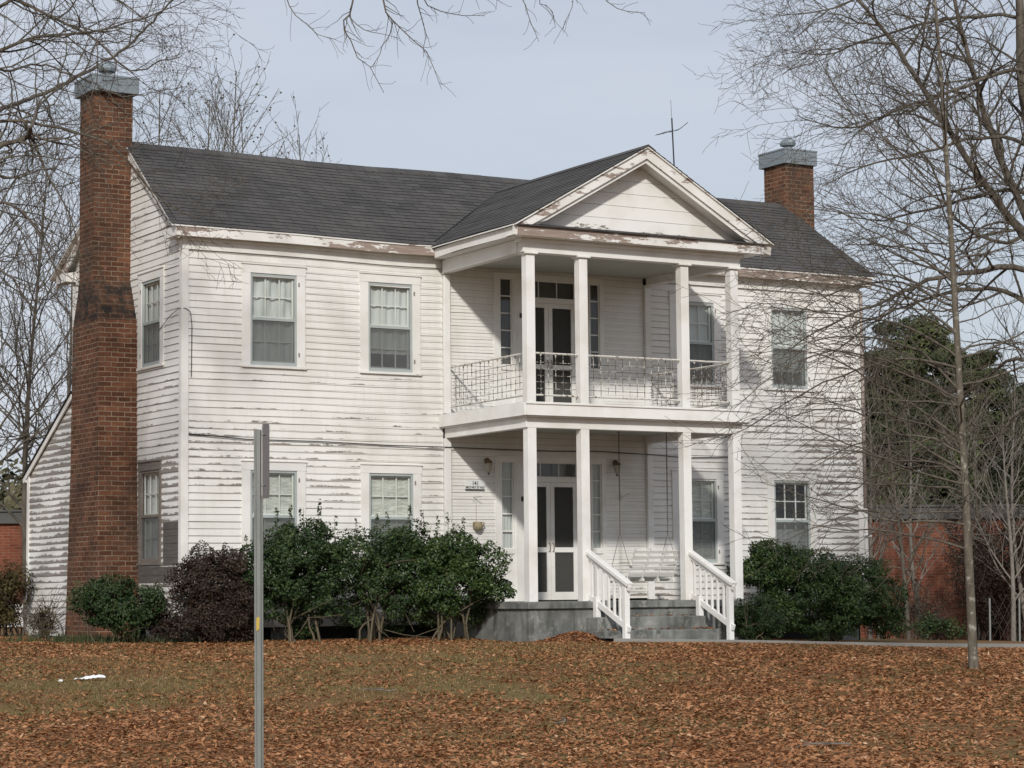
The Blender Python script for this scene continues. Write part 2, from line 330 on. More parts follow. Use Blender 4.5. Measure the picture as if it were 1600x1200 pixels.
M['purple'] = m_leaf('dark_red_brown_leaves', [(0, (.020, .013, .010)), (.5, (.045, .029, .021)), (.85, (.085, .054, .038)), (1, (.04, .04, .02))], .6, .3)
M['olive'] = m_leaf('olive_winter_leaves', [(0, (.035, .03, .012)), (.5, (.08, .065, .025)), (1, (.14, .11, .045))], .7, .2)
M['pine'] = m_leaf('evergreen_needles', [(0, (.018, .023, .011)), (.5, (.042, .053, .022)), (.85, (.072, .088, .034)), (1, (.11, .125, .045))], .7, .2, .05)
M['wood_far'] = m_leaf('far_woodland', [(0, (.05, .048, .03)), (.5, (.09, .085, .05)), (1, (.14, .13, .08))], .9, .1, .05)
M['weeds'] = m_leaf('green_weeds', [(0, (.02, .034, .014)), (.5, (.045, .065, .026)), (1, (.09, .10, .04))], .7, .2)
M['litter'] = m_leaf('fallen_oak_leaves', [(0, (.12, .052, .022)), (.3, (.245, .105, .044)), (.62, (.37, .172, .078)), (.88, (.47, .25, .130)), (1, (.54, .36, .22))], .8, .2, .08)
M['grass'] = m_leaf('winter_grass', [(0, (.07, .065, .022)), (.3, (.135, .12, .042)), (.6, (.22, .165, .07)), (1, (.34, .24, .13))], .7, .2, .1)
k = NT('lawn_soil'); p = k.pos(); n = k.noise(p, .5, 6, .65); n2 = k.noise(p, 9, 5, .7); n3 = k.noise(p, 2.1, 5, .65)
c = k.mix(k.rng(n2, .3, .7), (.12, .058, .027), (.25, .13, .062)); g = k.mix(n2, (.11, .095, .034), (.20, .155, .068)); c = k.mix(k.rng(k.math('ADD', n, k.math('MULTIPLY', n3, .4)), .62, .82, 0, .85), c, g)
k.col(c).rough(.95).spec(.1).bump(n2, .8, .05); M['soil'] = k.m
k = NT('walk_concrete'); p = k.pos(); n = k.noise(p, 2.5, 5, .65); k.col(k.mix(n, (.17, .165, .15), (.30, .295, .28))).rough(.9); M['walk'] = k.m
k = NT('parapet_metal'); n = k.noise(k.pos(), 2, 4); k.col(k.mix(n, (.05, .052, .05), (.10, .10, .095))).rough(.7); M['parapet'] = k.m
# ------------------------------------------------------------------ ground
xs = np.concatenate([np.linspace(-600, -45, 14), np.arange(-40, 60.1, .5), np.linspace(65, 600, 14)])
ys = np.concatenate([np.linspace(-600, -50, 12), np.arange(-45, 60.1, .5), np.linspace(65, 700, 14)])
gx, gy = np.meshgrid(xs, ys); V = np.stack([gx, gy, gz(gx, gy)], -1).reshape(-1, 3)
nx, ny = len(xs), len(ys); i0 = (np.arange(ny-1)[:, None]*nx+np.arange(nx-1)[None]).ravel()
tag(np_mesh('ground', V, np.stack([i0, i0+1, i0+nx+1, i0+nx], 1), M['soil'], smooth=True), kind='structure')
# walkway from the steps off to the right
wp = [Vector((6.1, -3.95, 0)), Vector((8.4, -4.5, 0)), Vector((11., -5.75, 0)), Vector((14., -7.35, 0)), Vector((20., -10.8, 0)), Vector((32., -17.6, 0))]
vs = []; fs = []
pts = []
for a, b in zip(wp[:-1], wp[1:]):
    for t in np.linspace(0, 1, 8, endpoint=False): pts.append(a.lerp(b, t))
for i, p_ in enumerate(pts):
    q_ = pts[min(i+1, len(pts)-1)]; d_ = (q_-pts[max(i-1, 0)]).normalized(); s_ = Vector((-d_.y, d_.x, 0))
    for sg in (.5, -.5):
        e = p_+s_*sg*1.15; z_ = float(gz(e.x, e.y))
        vs += [(e.x, e.y, z_+(.075 if sg > 0 else .085)), (e.x, e.y, z_-.12)]
for i in range(len(pts)-1):
    a = i*4; b = a+4; fs += [(a, a+2, b+2, b), (a, b, b+1, a+1), (a+2, a+3, b+3, b+2)]
tag(MB().add(vs, fs).build('walkway', M['walk']), kind='structure')
# fallen leaves and winter grass on the lawn
rs = np.random.RandomState(5)
def fbm(x, y, s, seed=0):
    return np.array([mnoise.fractal(Vector((a*s+seed, b*s, seed*.7)), .8, 2.1, 4) for a, b in zip(x, y)])
def scatter(n, d0, d1, wide, marg):
    d = np.sqrt(rs.uniform(d0*d0, d1*d1, n)); l = rs.uniform(-1, 1, n)*(d*wide+marg)
    x = CAM[0]+d*math.sin(YAW)+l*math.cos(YAW); y = CAM[1]+d*math.cos(YAW)-l*math.sin(YAW); return x, y, d, l
def leaf_mesh(name, P, Nn, T, ln, wd, fold, rnd, mat, parent=None):
    """pointed folded leaves: base, left, right, tip"""
    Nn = Nn/np.linalg.norm(Nn, axis=1, keepdims=True); T = T-Nn*(T*Nn).sum(1, keepdims=True); T /= np.linalg.norm(T, axis=1, keepdims=True)+1e-9
    B = np.cross(Nn, T); n = len(P); ln = np.broadcast_to(ln, n)[:, None]; wd = np.broadcast_to(wd, n)[:, None]; fo = np.broadcast_to(fold, n)[:, None]
    V = np.stack([P-T*ln*.5, P+B*wd*.5+Nn*fo*wd, P-B*wd*.5+Nn*fo*wd*.8, P+T*ln*.5+Nn*fo*wd*.3], 1).reshape(-1, 3)
    i = np.arange(n)*4
    return np_mesh(name, V, np.concatenate([np.stack([i, i+1, i+3], 1), np.stack([i, i+3, i+2], 1)]), mat, parent, {'rnd': np.repeat(rnd, 4)})
x, y, d, l = scatter(300000, 17, 46, .235, 2.5)
uu = l/d*F_PX+800
# grassy band in front of the house, mostly on the left
vv = 925-(gz(x, y)-CAM[2])/d*(-F_PX)*-1
vv = 925+(CAM[2]-gz(x, y))/d*F_PX
nzv = fbm(x, y, .28, 3); nz2 = fbm(x, y, 1.1, 9)
grassy = np.exp(-(np.abs(vv-(1050-.012*uu))/46.)**3)*np.clip((1400-uu)/700, .32, 1)*.9
nz3 = fbm(x, y, 3., 14); green = np.exp(-((vv-1085)/26.)**2)*np.clip((1200-uu)/400, 0, 1); nz0 = fbm(x, y, .12, 31); dens = np.clip(.94+.35*nz0-grassy*.86-np.clip(nz2+.15, 0, 1)*green*1.9+.45*nzv+.40*nz2+.3*nz3, .03, 1)
clear = (y > -.9) & (x > -.7) & (x < 15.5) | ((y > -3.3) & (x > 4.9) & (x < 10.1)) | ((y > -4.) & (x > 6.4) & (x < 8.7))
keepm = (rs.rand(len(x)) < dens) & ~clear & (np.hypot(x-6, y+3) < 60)
# leaves stay off the walk, save a few
wx = np.array([[p.x, p.y] for p in pts]); dist = np.min(np.hypot(x[:, None]-wx[None, ::2, 0], y[:, None]-wx[None, ::2, 1]), 1)
keepm &= (dist > .72) | (rs.rand(len(x)) < .10)
x, y = x[keepm], y[keepm]; n = len(x)
# extra drift banked against the porch base and stair
ex = np.concatenate([rs.normal(5.9, .45, 2600), rs.normal(8.95, .35, 500), rs.uniform(-.5, 5, 3000)]); ey = np.concatenate([-3.3-np.abs(rs.normal(0, .32, 2600)), -3.5-np.abs(rs.normal(0, .3, 500)), rs.uniform(-2.6, -1.2, 3000)])
eh = np.concatenate([.16*np.exp(-((ex[:2600]-5.95)/.55)**2)*np.exp(-((ey[:2600]+3.3)/.4)**2), np.full(500, .03), np.zeros(3000)])
P = np.stack([np.concatenate([x, ex]), np.concatenate([y, ey]), np.concatenate([gz(x, y), gz(ex, ey)+eh])], 1); n = len(P)
P[:, 2] += .006+rs.rand(n)*.022
tl = np.where(rs.rand(n) < .3, .6, .24); Nn = np.stack([rs.normal(0, 1, n)*tl, rs.normal(0, 1, n)*tl, np.ones(n)], 1); T = np.stack([rs.normal(size=n), rs.normal(size=n), rs.normal(0, .12, n)], 1)
tag(leaf_mesh('fallen_leaves', P, Nn, T, rs.uniform(.035, .10, n)*rs.choice([.8, 1, 1.25], n), rs.uniform(.017, .045, n), rs.uniform(-.22, .3, n), np.clip(rs.normal(.5, .19, n)+.2*np.concatenate([nz2[keepm], np.zeros(len(ex))]), 0, 1), M['litter']), 'brown fallen oak leaves covering the lawn', None, None, 'stuff')
x, y, d, l = scatter(230000, 17, 46, .235, 2.5)
uu = l/d*F_PX+800; vv = 925+(CAM[2]-gz(x, y))/d*F_PX
gr = np.exp(-(np.abs(vv-(1050-.012*uu))/50.)**3)*np.clip((1450-uu)/800, .25, 1)
gn = fbm(x, y, .5, 21)
green = np.exp(-((vv-1085)/28.)**2)*np.clip((1200-uu)/400, 0, 1); kp = (rs.rand(len(x)) < np.clip(gr*.8+green*.5+gn*.7-.05, .04, 1)) & ~((y > -.9) & (x > -.7) & (x < 15.5) | ((y > -4.) & (x > 4.9) & (x < 10.1)))
dist = np.min(np.hypot(x[:, None]-wx[None, ::2, 0], y[:, None]-wx[None, ::2, 1]), 1); kp &= dist > .6
x, y = x[kp], y[kp]; n = len(x); h = rs.uniform(.02, .06, n); an = rs.uniform(0, 6.28, n); ln = rs.normal(0, .04, (n, 2))
z = gz(x, y); bw = .006
V = np.stack([np.stack([x-bw*np.cos(an), y-bw*np.sin(an), z], 1), np.stack([x+bw*np.cos(an), y+bw*np.sin(an), z], 1), np.stack([x+ln[:, 0], y+ln[:, 1], z+h], 1)], 1).reshape(-1, 3)
i = np.arange(n)*3
tag(np_mesh('winter_grass', V, np.stack([i, i+1, i+2], 1), M['grass'], None, {'rnd': np.repeat(np.clip(rs.normal(.5, .25, n), 0, 1), 3)}), 'thin green and straw grass between the leaves', None, None, 'stuff')
# ------------------------------------------------------------------ the house
H = thing('house', 'white two-storey clapboard house with peeling paint, two brick chimneys and a double-decker front porch', 'house')
W, D = 15.03, 5.45; RY, RZ = 2.6, 9.17; SL = .673; SLB = (9.17-7.0)/(6.0-2.6)
rj = random.Random(3)
def clap(mb, umin, umax, z0, z1, P, opens=(), rngf=None, wear=lambda u, z: 0., expo=EXPO, lip=.02, seg=.8):
    """courses of lapped boards; P(u, z, out) -> point; opens = (u0, u1, z0, z1); rngf(z) -> (u0, u1)"""
    nck = int(math.ceil((z1-z0)/expo-1e-6))
    for i in range(nck):
        zb, zt = z0+i*expo, min(z0+(i+1)*expo, z1); zm = (zb+zt)/2
        a0, a1 = rngf(zb) if rngf else (umin, umax); b0, b1 = rngf(zt) if rngf else (umin, umax)
        if a1-a0 < .03: continue
        ivs = [(a0, a1)]
        for (o0, o1, oz0, oz1) in opens:
            if oz0 < zm < oz1:
                nv = []
                for s0, s1 in ivs:
                    if o0 > s0: nv.append((s0, min(s1, o0)))
                    if o1 < s1: nv.append((max(s0, o1), s1))
                ivs = [q for q in nv if q[1]-q[0] > .005]
        ph = rj.random()*10; lo = lip*rj.uniform(.8, 1.2); warp = rj.uniform(.001, .005)
        for s0, s1 in ivs:
            k_ = max(1, int((s1-s0)/seg)); us = [s0+(s1-s0)*j/k_ for j in range(k_+1)]
            vs = []; wr = []
            for u in us:
                jz = warp*math.sin(u*1.7+ph)+.002*math.sin(u*5.1+ph*2)
                t = (u-a0)/(a1-a0); ut = u if not rngf else min(max(u, b0), b1)
                oo = lo+.003*math.sin(u*2.3+ph)
                vs += [P(u, zb+jz, 0), P(u, zb+jz, oo), P(ut, zt+.004, .005)]; wr += [wear(u, zm)]*3
            fs = []
            for j in range(k_):
                a = j*3; b = a+3; fs += [(a, a+1, b+1, b), (a+1, a+2, b+2, b+1)]
            mb.add(vs, fs, wr)
    return mb
ZS = 7.04
WX = [(1.28, 2.19), (3.63, 4.54), (10.46, 11.36), (12.78, 13.68)]
UPZ, LOZ = (4.88, 6.51), (1.36, 2.99)
opens = [(a, b, *zz) for a, b in WX for zz in (UPZ, LOZ)]
DOORX = (6.33, 8.70)
opens += [(DOORX[0], DOORX[1], .4, 3.30), (DOORX[0], DOORX[1], 4.05, 6.80)]
def wear_f(u, z):
    if u < 5.25:
        v = -.66+.84*math.exp(-((z-3.5)/.85)**2)+.50*math.exp(-((z-4.72)/.16)**2)-.1*(u < .8)+.42*(z < 2.9)
        return v
    if u < 9.75: return -.95+(1.15 if u > 8.5 else .55)*(z < 1.35)
    t = (u-9.75)/5.3
    return -.58+.48*t+(.5 if z < 1.35 and u < 10.3 else 0)+(.42 if z < 4.3 else .05)*min(1, .35+t)+(.25 if z < 1.5 else 0)
mb = MB(); clap(mb, .09, 5.18, SID0, 6.84, lambda u, z, o: (u, -o, z), opens, None, wear_f)
clap(mb, 5.32, 9.68, .66, 6.9, lambda u, z, o: (u, -o+.0, z), opens, None, wear_f)
clap(mb, 9.82, W-.09, SID0, 6.84, lambda u, z, o: (u, -o, z), opens, None, wear_f)
mb.build('front_wall', M['siding'], H, fix=False)
def roofz(y): return RZ-SL*(RY-y) if y < RY else RZ-SLB*(y-RY)
def gab_rng(z):
    zt = z+.10
    y0 = 0. if zt < roofz(0) else RY-(RZ-zt)/SL
    y1 = D if zt < roofz(D) else RY+(RZ-zt)/SLB
    return (y0+.09 if y0 == 0. else y0, y1-.09 if y1 == D else y1)
GW = [(.98, 1.86, 4.93, 6.47), (1.0, 1.9, 1.40, 3.03)]
def wear_g(u, z):
    return -.10+.52*ss((5.2-z)/2.5)+.15*(z > 6.9)-(.25 if 3.3 < z < 4.2 else 0)
mb = clap(MB(), .09, D-.09, SID0, 8.9, lambda u, z, o: (-o, u, z), GW, gab_rng, wear_g)
gw = mb.build('gable_wall', M['siding'], H, fix=False)
mb = clap(MB(), .09, D-.09, SID0, 8.9, lambda u, z, o: (W+o, u, z), [], gab_rng, wear_g, seg=2.)
mb.build('gable_wall', M['siding'], H, fix=False)
mb = clap(MB(), .09, W-.09, SID0, 7.0, lambda u, z, o: (u, D+o, z), [], None, lambda u, z: .1, seg=3.)
mb.build('rear_wall', M['siding'], H, fix=False)
# replaced bare boards under and beside the lower gable window
mb = MB()
for i in range(8):
    z_ = 1.325+i*.125
    if z_ < 2.05: mb.box(-.026-.004*(i % 2), -.021, .10, .80, z_+.005, z_+.118)
mb.box(-.034, -.021, .10, 1.98, 1.15, 1.30); mb.box(-.032, -.021, .10, 1.98, 1.03, 1.14)
mb.build('bare_patch_board', M['grey_sid'], H)
# lean-to behind
LTY = 8.1
def lt_z(y): return 4.74-.545*(y-5.45)
def lt_rng(z): return (D+.02, min(LTY-.08, 5.45+(4.74-z)/.545))
mb = clap(MB(), D, LTY, SID0, 4.7, lambda u, z, o: (-o+.02, u, z), [], lt_rng, lambda u, z: .52-.10*(z > 3.9)-.35*(z < 1.2))
mb.build('lean_to_wall', M['siding'], H, fix=False)
mb = MB(); mb.box(-.02, .05, LTY-.09, LTY+.02, .1, lt_z(LTY)-.02); mb.build('corner_board', M['paint_old'], H)
mb = MB(); mb.box(.0, .05, D+.03, LTY-.1, .02, .44, .05); mb.build('lean_to_skirt', M['paint_old'], H)
def pitch_slab(mb, x0, x1, ya, za, yb, zb, th):
    mb.prism([(x0, ya, za), (x0, yb, zb), (x0, yb, zb-th), (x0, ya, za-th)], (x1-x0, 0, 0))
mb = MB(); pitch_slab(mb, -.075, W+.2, 5.45, lt_z(5.45)+.035, LTY+.20, lt_z(LTY+.20)+.035, .035); mb.build('lean_to_roof', M['roof'], H)
mb = MB(); mb.beam((-.035, 5.47, lt_z(5.47)-.055), (-.035, LTY+.18, lt_z(LTY+.18)-.055), .03, .11, (0, 0, 1)); mb.box(-.045, .1, LTY+.03, LTY+.16, lt_z(LTY)-.18, lt_z(LTY)-.11); mb.build('rake_board', M['paint_old'], H)
mb = MB(); mb.box(.02, W-.02, LTY-.02, LTY, .1, 3.3); mb.build('rear_wall', M['paint_old'], H)
# inner core keeps daylight out of the rooms
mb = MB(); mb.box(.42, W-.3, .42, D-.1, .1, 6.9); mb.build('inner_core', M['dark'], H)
# foundation skirt and piers
mb = MB()
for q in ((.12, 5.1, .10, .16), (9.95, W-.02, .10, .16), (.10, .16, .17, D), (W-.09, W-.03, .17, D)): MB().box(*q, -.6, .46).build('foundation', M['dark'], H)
mb = MB()
for x_ in (.1, 1.7, 3.4, 10.5, 12.2, 13.8, 14.5): MB().box(x_, x_+.4, .02, .3, -.6, .43).build('foundation_pier', M['conc'], H)
for y_ in (.32, 1.3, 4.6): MB().box(.02, .30, y_, y_+.4, -.3, .43).build('foundation_pier', M['conc'], H)
for q in ((.0, 5.17, -.028, .02), (9.83, W, -.028, .02), (-.028, -.0, .02, D)): MB().box(*q, .22, .445).build('sill_board', M['skirt_shade'], H)
# corner boards and porch pilasters
def cboard(x0, x1, y0, y1, z0, z1, mat='paint_old'):
    return MB().box(x0, x1, y0, y1, z0, z1, -.02).build('corner_board', M[mat], H, .004)
cboard(-.034, .10, -.034, .0, .3, ZS); cboard(-.034, .0, .002, .10, .3, ZS)
cboard(W-.10, W+.034, -.034, .0, .25, ZS); cboard(W, W+.034, .002, .10, .25, ZS)
cboard(-.034, .08, D, D+.03, .3, 6.9)
for x_ in (5.185, 9.685):
    MB().box(x_, x_+.13, -.085, .0, .63, 3.66).build('pilaster', M['col'], H, .006)
    MB().box(x_, x_+.13, -.085, .0, 4.12, 6.73).box(x_-.025, x_+.155, -.105, .0, 6.735, 6.765).build('pilaster', M['col'], H, .006)
# downspout on the right corner
mb = MB(); mb.tube([(W+.07, -.05, 6.95), (W+.07, -.05, 2.42)], .036, 8); mb.build('downspout', M['pinkpaint'], H, smooth=True)
mb = MB(); mb.tube([(W+.07, -.05, 2.44), (W+.07, -.05, .9), (W+.07, -.05, .45)], .042, 8).box(W+.02, W+.15, -.14, -.02, 1.86, 1.90); mb.build('downspout', M['col'], H)
# cornice: frieze, soffit, fascia, both sides of the porch roof
FZ0, FZ1, FY = 7.05, 7.215, -.245
for (x0, x1, wl, wr_) in ((-.222, 5.02, .0, 1), (10.05, W+.222, .12, 0)):
    mb = MB(); nseg = 14
    for j in range(nseg):
        xa = x0+(x1-x0)*j/nseg; xb = x0+(x1-x0)*(j+1)/nseg
        wa = [(.15*math.exp(-((q-3.9)/1.2)**2)+.055) if x0 < 1 else .14 for q in (xa, xb)]
        mb.add([(xa, FY, FZ0), (xb, FY, FZ0), (xb, FY, FZ1), (xa, FY, FZ1)], [(0, 1, 2, 3)], [wa[0], wa[1], wa[1]+.03, wa[0]+.03])
        mb.add([(xa, FY+.02, FZ0), (xb, FY+.02, FZ0), (xb, FY, FZ0), (xa, FY, FZ0)], [(0, 1, 2, 3)], [wa[0], wa[1], wa[1], wa[0]])
    mb.build('fascia_board', M['fascia'], H, fix=False)
    MB().box(x0+.01, x1, FY+.02, .03, FZ0+.012, FZ0+.03).build('soffit', M['paint_old'], H)
    fx0, fx1 = (max(x0, -.03), x1+.15) if x0 < 1 else (x0-.2, min(x1, W+.03))
    MB().box(fx0, fx1, -.045, .0, 6.85, FZ0+.01).box(fx0, fx1, -.075, -.0, 7.0, FZ0+.011).build('frieze_board', M['paint'], H)
# gable returns and rake boards
for (xo, xi, sg) in ((-.222, 0., 1), (W+.222, W, -1)):
    a, b = min(xo, xi), max(xo, xi)
    mb = MB(); mb.prism([(a, FY+.001, FZ0), (b, FY+.001, FZ0), (b, FY+.001, FZ1+.02), (a, FY+.001, FZ1-.0)], (0, .55, 0)); mb.build('cornice_return', M['paint_old'], H)
    mb = MB(); mb.prism([(a, 5.35, 6.9), (b, 5.35, 6.9), (b, 5.35, 7.1), (a, 5.35, 7.06)], (0, .55, 0)); mb.build('cornice_return', M['fascia'], H)
    xr = -.07 if sg == 1 else W+.07; xe = -.2 if sg == 1 else W+.2
    mb = MB()
    for (yA, yB) in ((-.25, RY), (5.95, RY)):
        zA, zB = roofz(yA)-.05, roofz(yB)-.05
        for q in range(6):
            t0, t1 = q/6, (q+1)/6; pa = Vector((xe, yA, zA)).lerp(Vector((xr, yB, zB)), t0); pb = Vector((xe, yA, zA)).lerp(Vector((xr, yB, zB)), t1)
            mb.add([pa, pb, pb-Vector((0, 0, .2)), pa-Vector((0, 0, .2)), pa+Vector((.03*sg, 0, 0)), pb+Vector((.03*sg, 0, 0)), pb+Vector((.03*sg, 0, -.2)), pa+Vector((.03*sg, 0, -.2))],
                   [(0, 1, 2, 3), (4, 5, 6, 7), (3, 2, 6, 7), (0, 1, 5, 4)], .07)
    mb.build('rake_board', M['fascia'], H)
    mb = MB()
    for (yA, yB) in ((-.2, RY), (5.9, RY)):
        zA, zB = roofz(yA)-.07, roofz(yB)-.07
        mb.add([(xe+.02*sg, yA, zA), (xr+.02*sg, yB, zB), (xi+.02*sg, yB, zB-.02), (xi+.02*sg, yA, zA-.02)], [(0, 1, 2, 3)])
    mb.build('rake_soffit', M['paint_old'], H)
# main roof: shingle courses
def shingles(mb, P, u0f, u1f, s0, s1, step=.14, lip=.009, seg=1.2):
    n_ = int((s1-s0)/step)+1
    for i in range(n_):
        sa = s0+i*step; sb = min(sa+step, s1)
        if sb-sa < .01: continue
        a0, a1, b0, b1 = u0f(sa), u1f(sa), u0f(sb), u1f(sb); k_ = max(2, int(abs(a1-a0)/seg)); vs = []; uv = []
        ph = rj.random()*9
        for j in range(k_+1):
            t = j/k_; ua = a0+(a1-a0)*t; ub = b0+(b1-b0)*t; js = .004*math.sin(ua*2.1+ph); lo = lip*(1+.35*math.sin(ua*3.3+ph))
            vs += [P(ua, sa+js, 0), P(ua, sa+js, lo), P(ub, sb+.004, .002)]; uv += [(ua+i*1.13, sa), (ua+i*1.13, sa+.0005), (ub+i*1.13, sb-.0005)]
        fs = []
        for j in range(k_):
            a = j*3; b = a+3; fs += [(a, b, b+1, a+1), (a+1, b+1, b+2, a+2)]
        mb.add(vs, fs, 0., uv)
def slope_P(y0, z0, y1, z1):
    L_ = math.hypot(y1-y0, z1-z0); dy, dz = (y1-y0)/L_, (z1-z0)/L_; ny_, nz__ = (-dz, dy) if dy > 0 else (dz, -dy)
    if nz__ < 0: ny_, nz__ = -ny_, -nz__
    return (lambda u, s, o: (u, y0+dy*s+ny_*o, z0+dz*s+nz__*o)), L_
P_, L1 = slope_P(-.27, roofz(-.27), RY, RZ)
mb = MB(); fr_ = lambda s: s/L1
shingles(mb, P_, lambda s: -.33+.24*fr_(s), lambda s: W+.33-.24*fr_(s), 0, L1)
P2, L2 = slope_P(6.0, roofz(6.0), RY, RZ)
shingles(mb, P2, lambda s: -.33+.24*s/L2, lambda s: W+.33-.24*s/L2, 0, L2, seg=3)
mb.build('main_roof', M['roof'], H, fix=False)
mb = MB()
for (yA, sg) in ((-.262, 1), (5.99, -1)):
    zA = roofz(yA)
    mb.add([(-.325, yA, zA-.006), (W+.325, yA, zA-.006), (W+.09, RY, RZ-.01), (-.09, RY, RZ-.01), (-.325, yA, zA-.035), (W+.325, yA, zA-.035), (W+.09, RY, RZ-.045), (-.09, RY, RZ-.045)],
           [(0, 1, 2, 3), (4, 5, 6, 7), (0, 1, 5, 4), (0, 3, 7, 4), (1, 2, 6, 5)])
mb.build('roof_deck', M['fascia'], H)
mb = MB(); nseg = 24
for j in range(nseg):
    xa = -.1+(W+.2)*j/nseg; xb = xa+(W+.2)/nseg+.03; lf = .012+.004*(j % 3)
    mb.add([(xa, RY-.17, roofz(RY-.17)+.018), (xb, RY-.17, roofz(RY-.17)+.014+lf*.3), (xb, RY, RZ+.02+lf*.3), (xa, RY, RZ+.022), (xb, RY+.17, roofz(RY+.17)+.016), (xa, RY+.17, roofz(RY+.17)+.018), (xa, RY-.17, roofz(RY-.17)), (xb, RY-.17, roofz(RY-.17))], [(0, 1, 2, 3), (3, 2, 4, 5), (6, 7, 1, 0)], 0., [(xa, .02), (xb, .02), (xb, .13), (xa, .13), (xb, .02), (xa, .02), (xa, .0), (xb, 0.)])
mb.build('ridge_cap', M['roof'], H, fix=False)
# ------------------------------------------------------------------ windows
def window(P, a, b, z0, z1, cas='paint_old', style=0, dim=.5, name='window', rs_=None):
    """P(u, z, out); a..b opening; a white casing with storm frame, sash bars, glass, curtain, lower screen"""
    def bx(mb, u0, u1, zz0, zz1, o0, o1, w_=0.):
        vs = [P(u, z, o) for u in (u0, u1) for z in (zz0, zz1) for o in (o0, o1)]
        mb.add(vs, [(0, 1, 3, 2), (4, 6, 7, 5), (0, 4, 5, 1), (2, 3, 7, 6), (0, 2, 6, 4), (1, 5, 7, 3)], w_)
    q = rs_ or random.Random(int(a*100+z0*7)); c = .165 if cas != 'bare' else .075; mb = MB()
    bx(mb, a-c, a, z0-.02, z1, -.06, .036); bx(mb, b, b+c, z0-.02, z1, -.06, .036); bx(mb, a-c-.01, b+c+.01, z1, z1+.15, -.06, .040)
    bx(mb, a-c-.02, b+c+.02, z1+.15, z1+.175, -.0, .060)
    bx(mb, a-c-.015, b+c+.015, z0-.065, z0-.02, -.05, .06, .04)
    for zz in (z0+.16, z1-.2): bx(mb, b+.02, b+.045, zz, zz+.07, .036, .052, .4)
    win = mb.build(name, M[cas], H, .003)
    zm = (z0+z1)/2
    mb = MB(); f_ = .042
    bx(mb, a, a+f_, z0, z1, -.02, .02); bx(mb, b-f_, b, z0, z1, -.02, .02); bx(mb, a, b, z1-f_*1.1, z1, -.021, .021); bx(mb, a, b, z0-.018, z0+f_*1.1, -.021, .021); bx(mb, a+f_, b-f_, zm-.028, zm+.022, -.02, .023)
    mb.build('storm_frame', M['alu'] if cas != 'bare' else M['bare'], win, .002)
    mb = MB(); ia, ib = a+f_, b-f_
    for (s0, s1, dp) in ((z0+f_, zm-.02, -.055), (zm+.02, z1-f_, -.045)):
        bx(mb, ia, ia+.03, s0, s1, dp-.015, dp+.01); bx(mb, ib-.03, ib, s0, s1, dp-.015, dp+.01); bx(mb, ia, ib, s1-.03, s1, dp-.0151, dp+.0101); bx(mb, ia, ib, s0, s0+.035, dp-.0151, dp+.0101)
        for k_ in (1, 2):
            uu_ = ia+(ib-ia)*k_/3; bx(mb, uu_-.010, uu_+.010, s0, s1, dp-.014, dp+.009)
        bx(mb, ia, ib, (s0+s1)/2-.010, (s0+s1)/2+.010, dp-.013, dp+.008)
    mb.build('sash', M['paint_old'], win)
    MB().add([P(ia, z0+.03, -.004), P(ib, z0+.03, -.004), P(ib, z1-.03, -.004), P(ia, z1-.03, -.004)], [(0, 1, 2, 3)]).build('pane', M['glass'], win, fix=False)
    MB().add([P(ia, z0+.03, .008), P(ib, z0+.03, .008), P(ib, zm-.02, .008), P(ia, zm-.02, .008)], [(0, 1, 2, 3)]).build('screen', M['screen'], win, fix=False)
    # curtain with folds
    zc = z0+(z1-z0)*q.choice([0., 0., .18]) if style != 2 else z0+(z1-z0)*.2
    ztop = z1+.03 if style != 4 else z0+(z1-z0)*.40
    if style == 4: zc = z0
    nu, nv = 36, 10; vs = []; fs = []; am = .011 if style != 1 else .003
    for j in range(nv+1):
        for i in range(nu+1):
            u = a-.05+(b-a+.1)*i/nu; zz = ztop-(ztop-zc)*j/nv
            o = -.088+am*math.sin(i*1.25+q.random()*.35+j*.12)+am*.7*math.sin(i*.53+1.3*j*.2)
            if style == 3: o += .016*math.sin(i*.45+j*.9)+.010*math.sin(i*1.1-j*1.6)
            vs.append(P(u, zz, o))
    for j in range(nv):
        for i in range(nu): k_ = j*(nu+1)+i; fs.append((k_, k_+1, k_+nu+2, k_+nu+1))
    MB().add(vs, fs).build('curtain', M['blind'] if style == 1 else M['curtain'], win, smooth=True)
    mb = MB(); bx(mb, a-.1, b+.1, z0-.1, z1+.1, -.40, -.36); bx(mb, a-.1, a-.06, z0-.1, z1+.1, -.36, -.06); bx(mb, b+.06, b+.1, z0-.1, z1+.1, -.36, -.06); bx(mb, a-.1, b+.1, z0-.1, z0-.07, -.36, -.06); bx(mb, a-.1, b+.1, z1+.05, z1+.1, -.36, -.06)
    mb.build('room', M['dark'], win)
    return win
FP = lambda u, z, o: (u, -o, z)
GP = lambda u, z, o: (-o, u, z)
for i, (a, b) in enumerate(WX):
    window(FP, a, b, *UPZ, style=(3, 2, 0, 2)[i])
    window(FP, a, b, *LOZ, style=4 if i == 3 else 1)
window(GP, GW[0][0], GW[0][1], GW[0][2], GW[0][3])
window(GP, GW[1][0], GW[1][1], GW[1][2], GW[1][3], cas='bare')
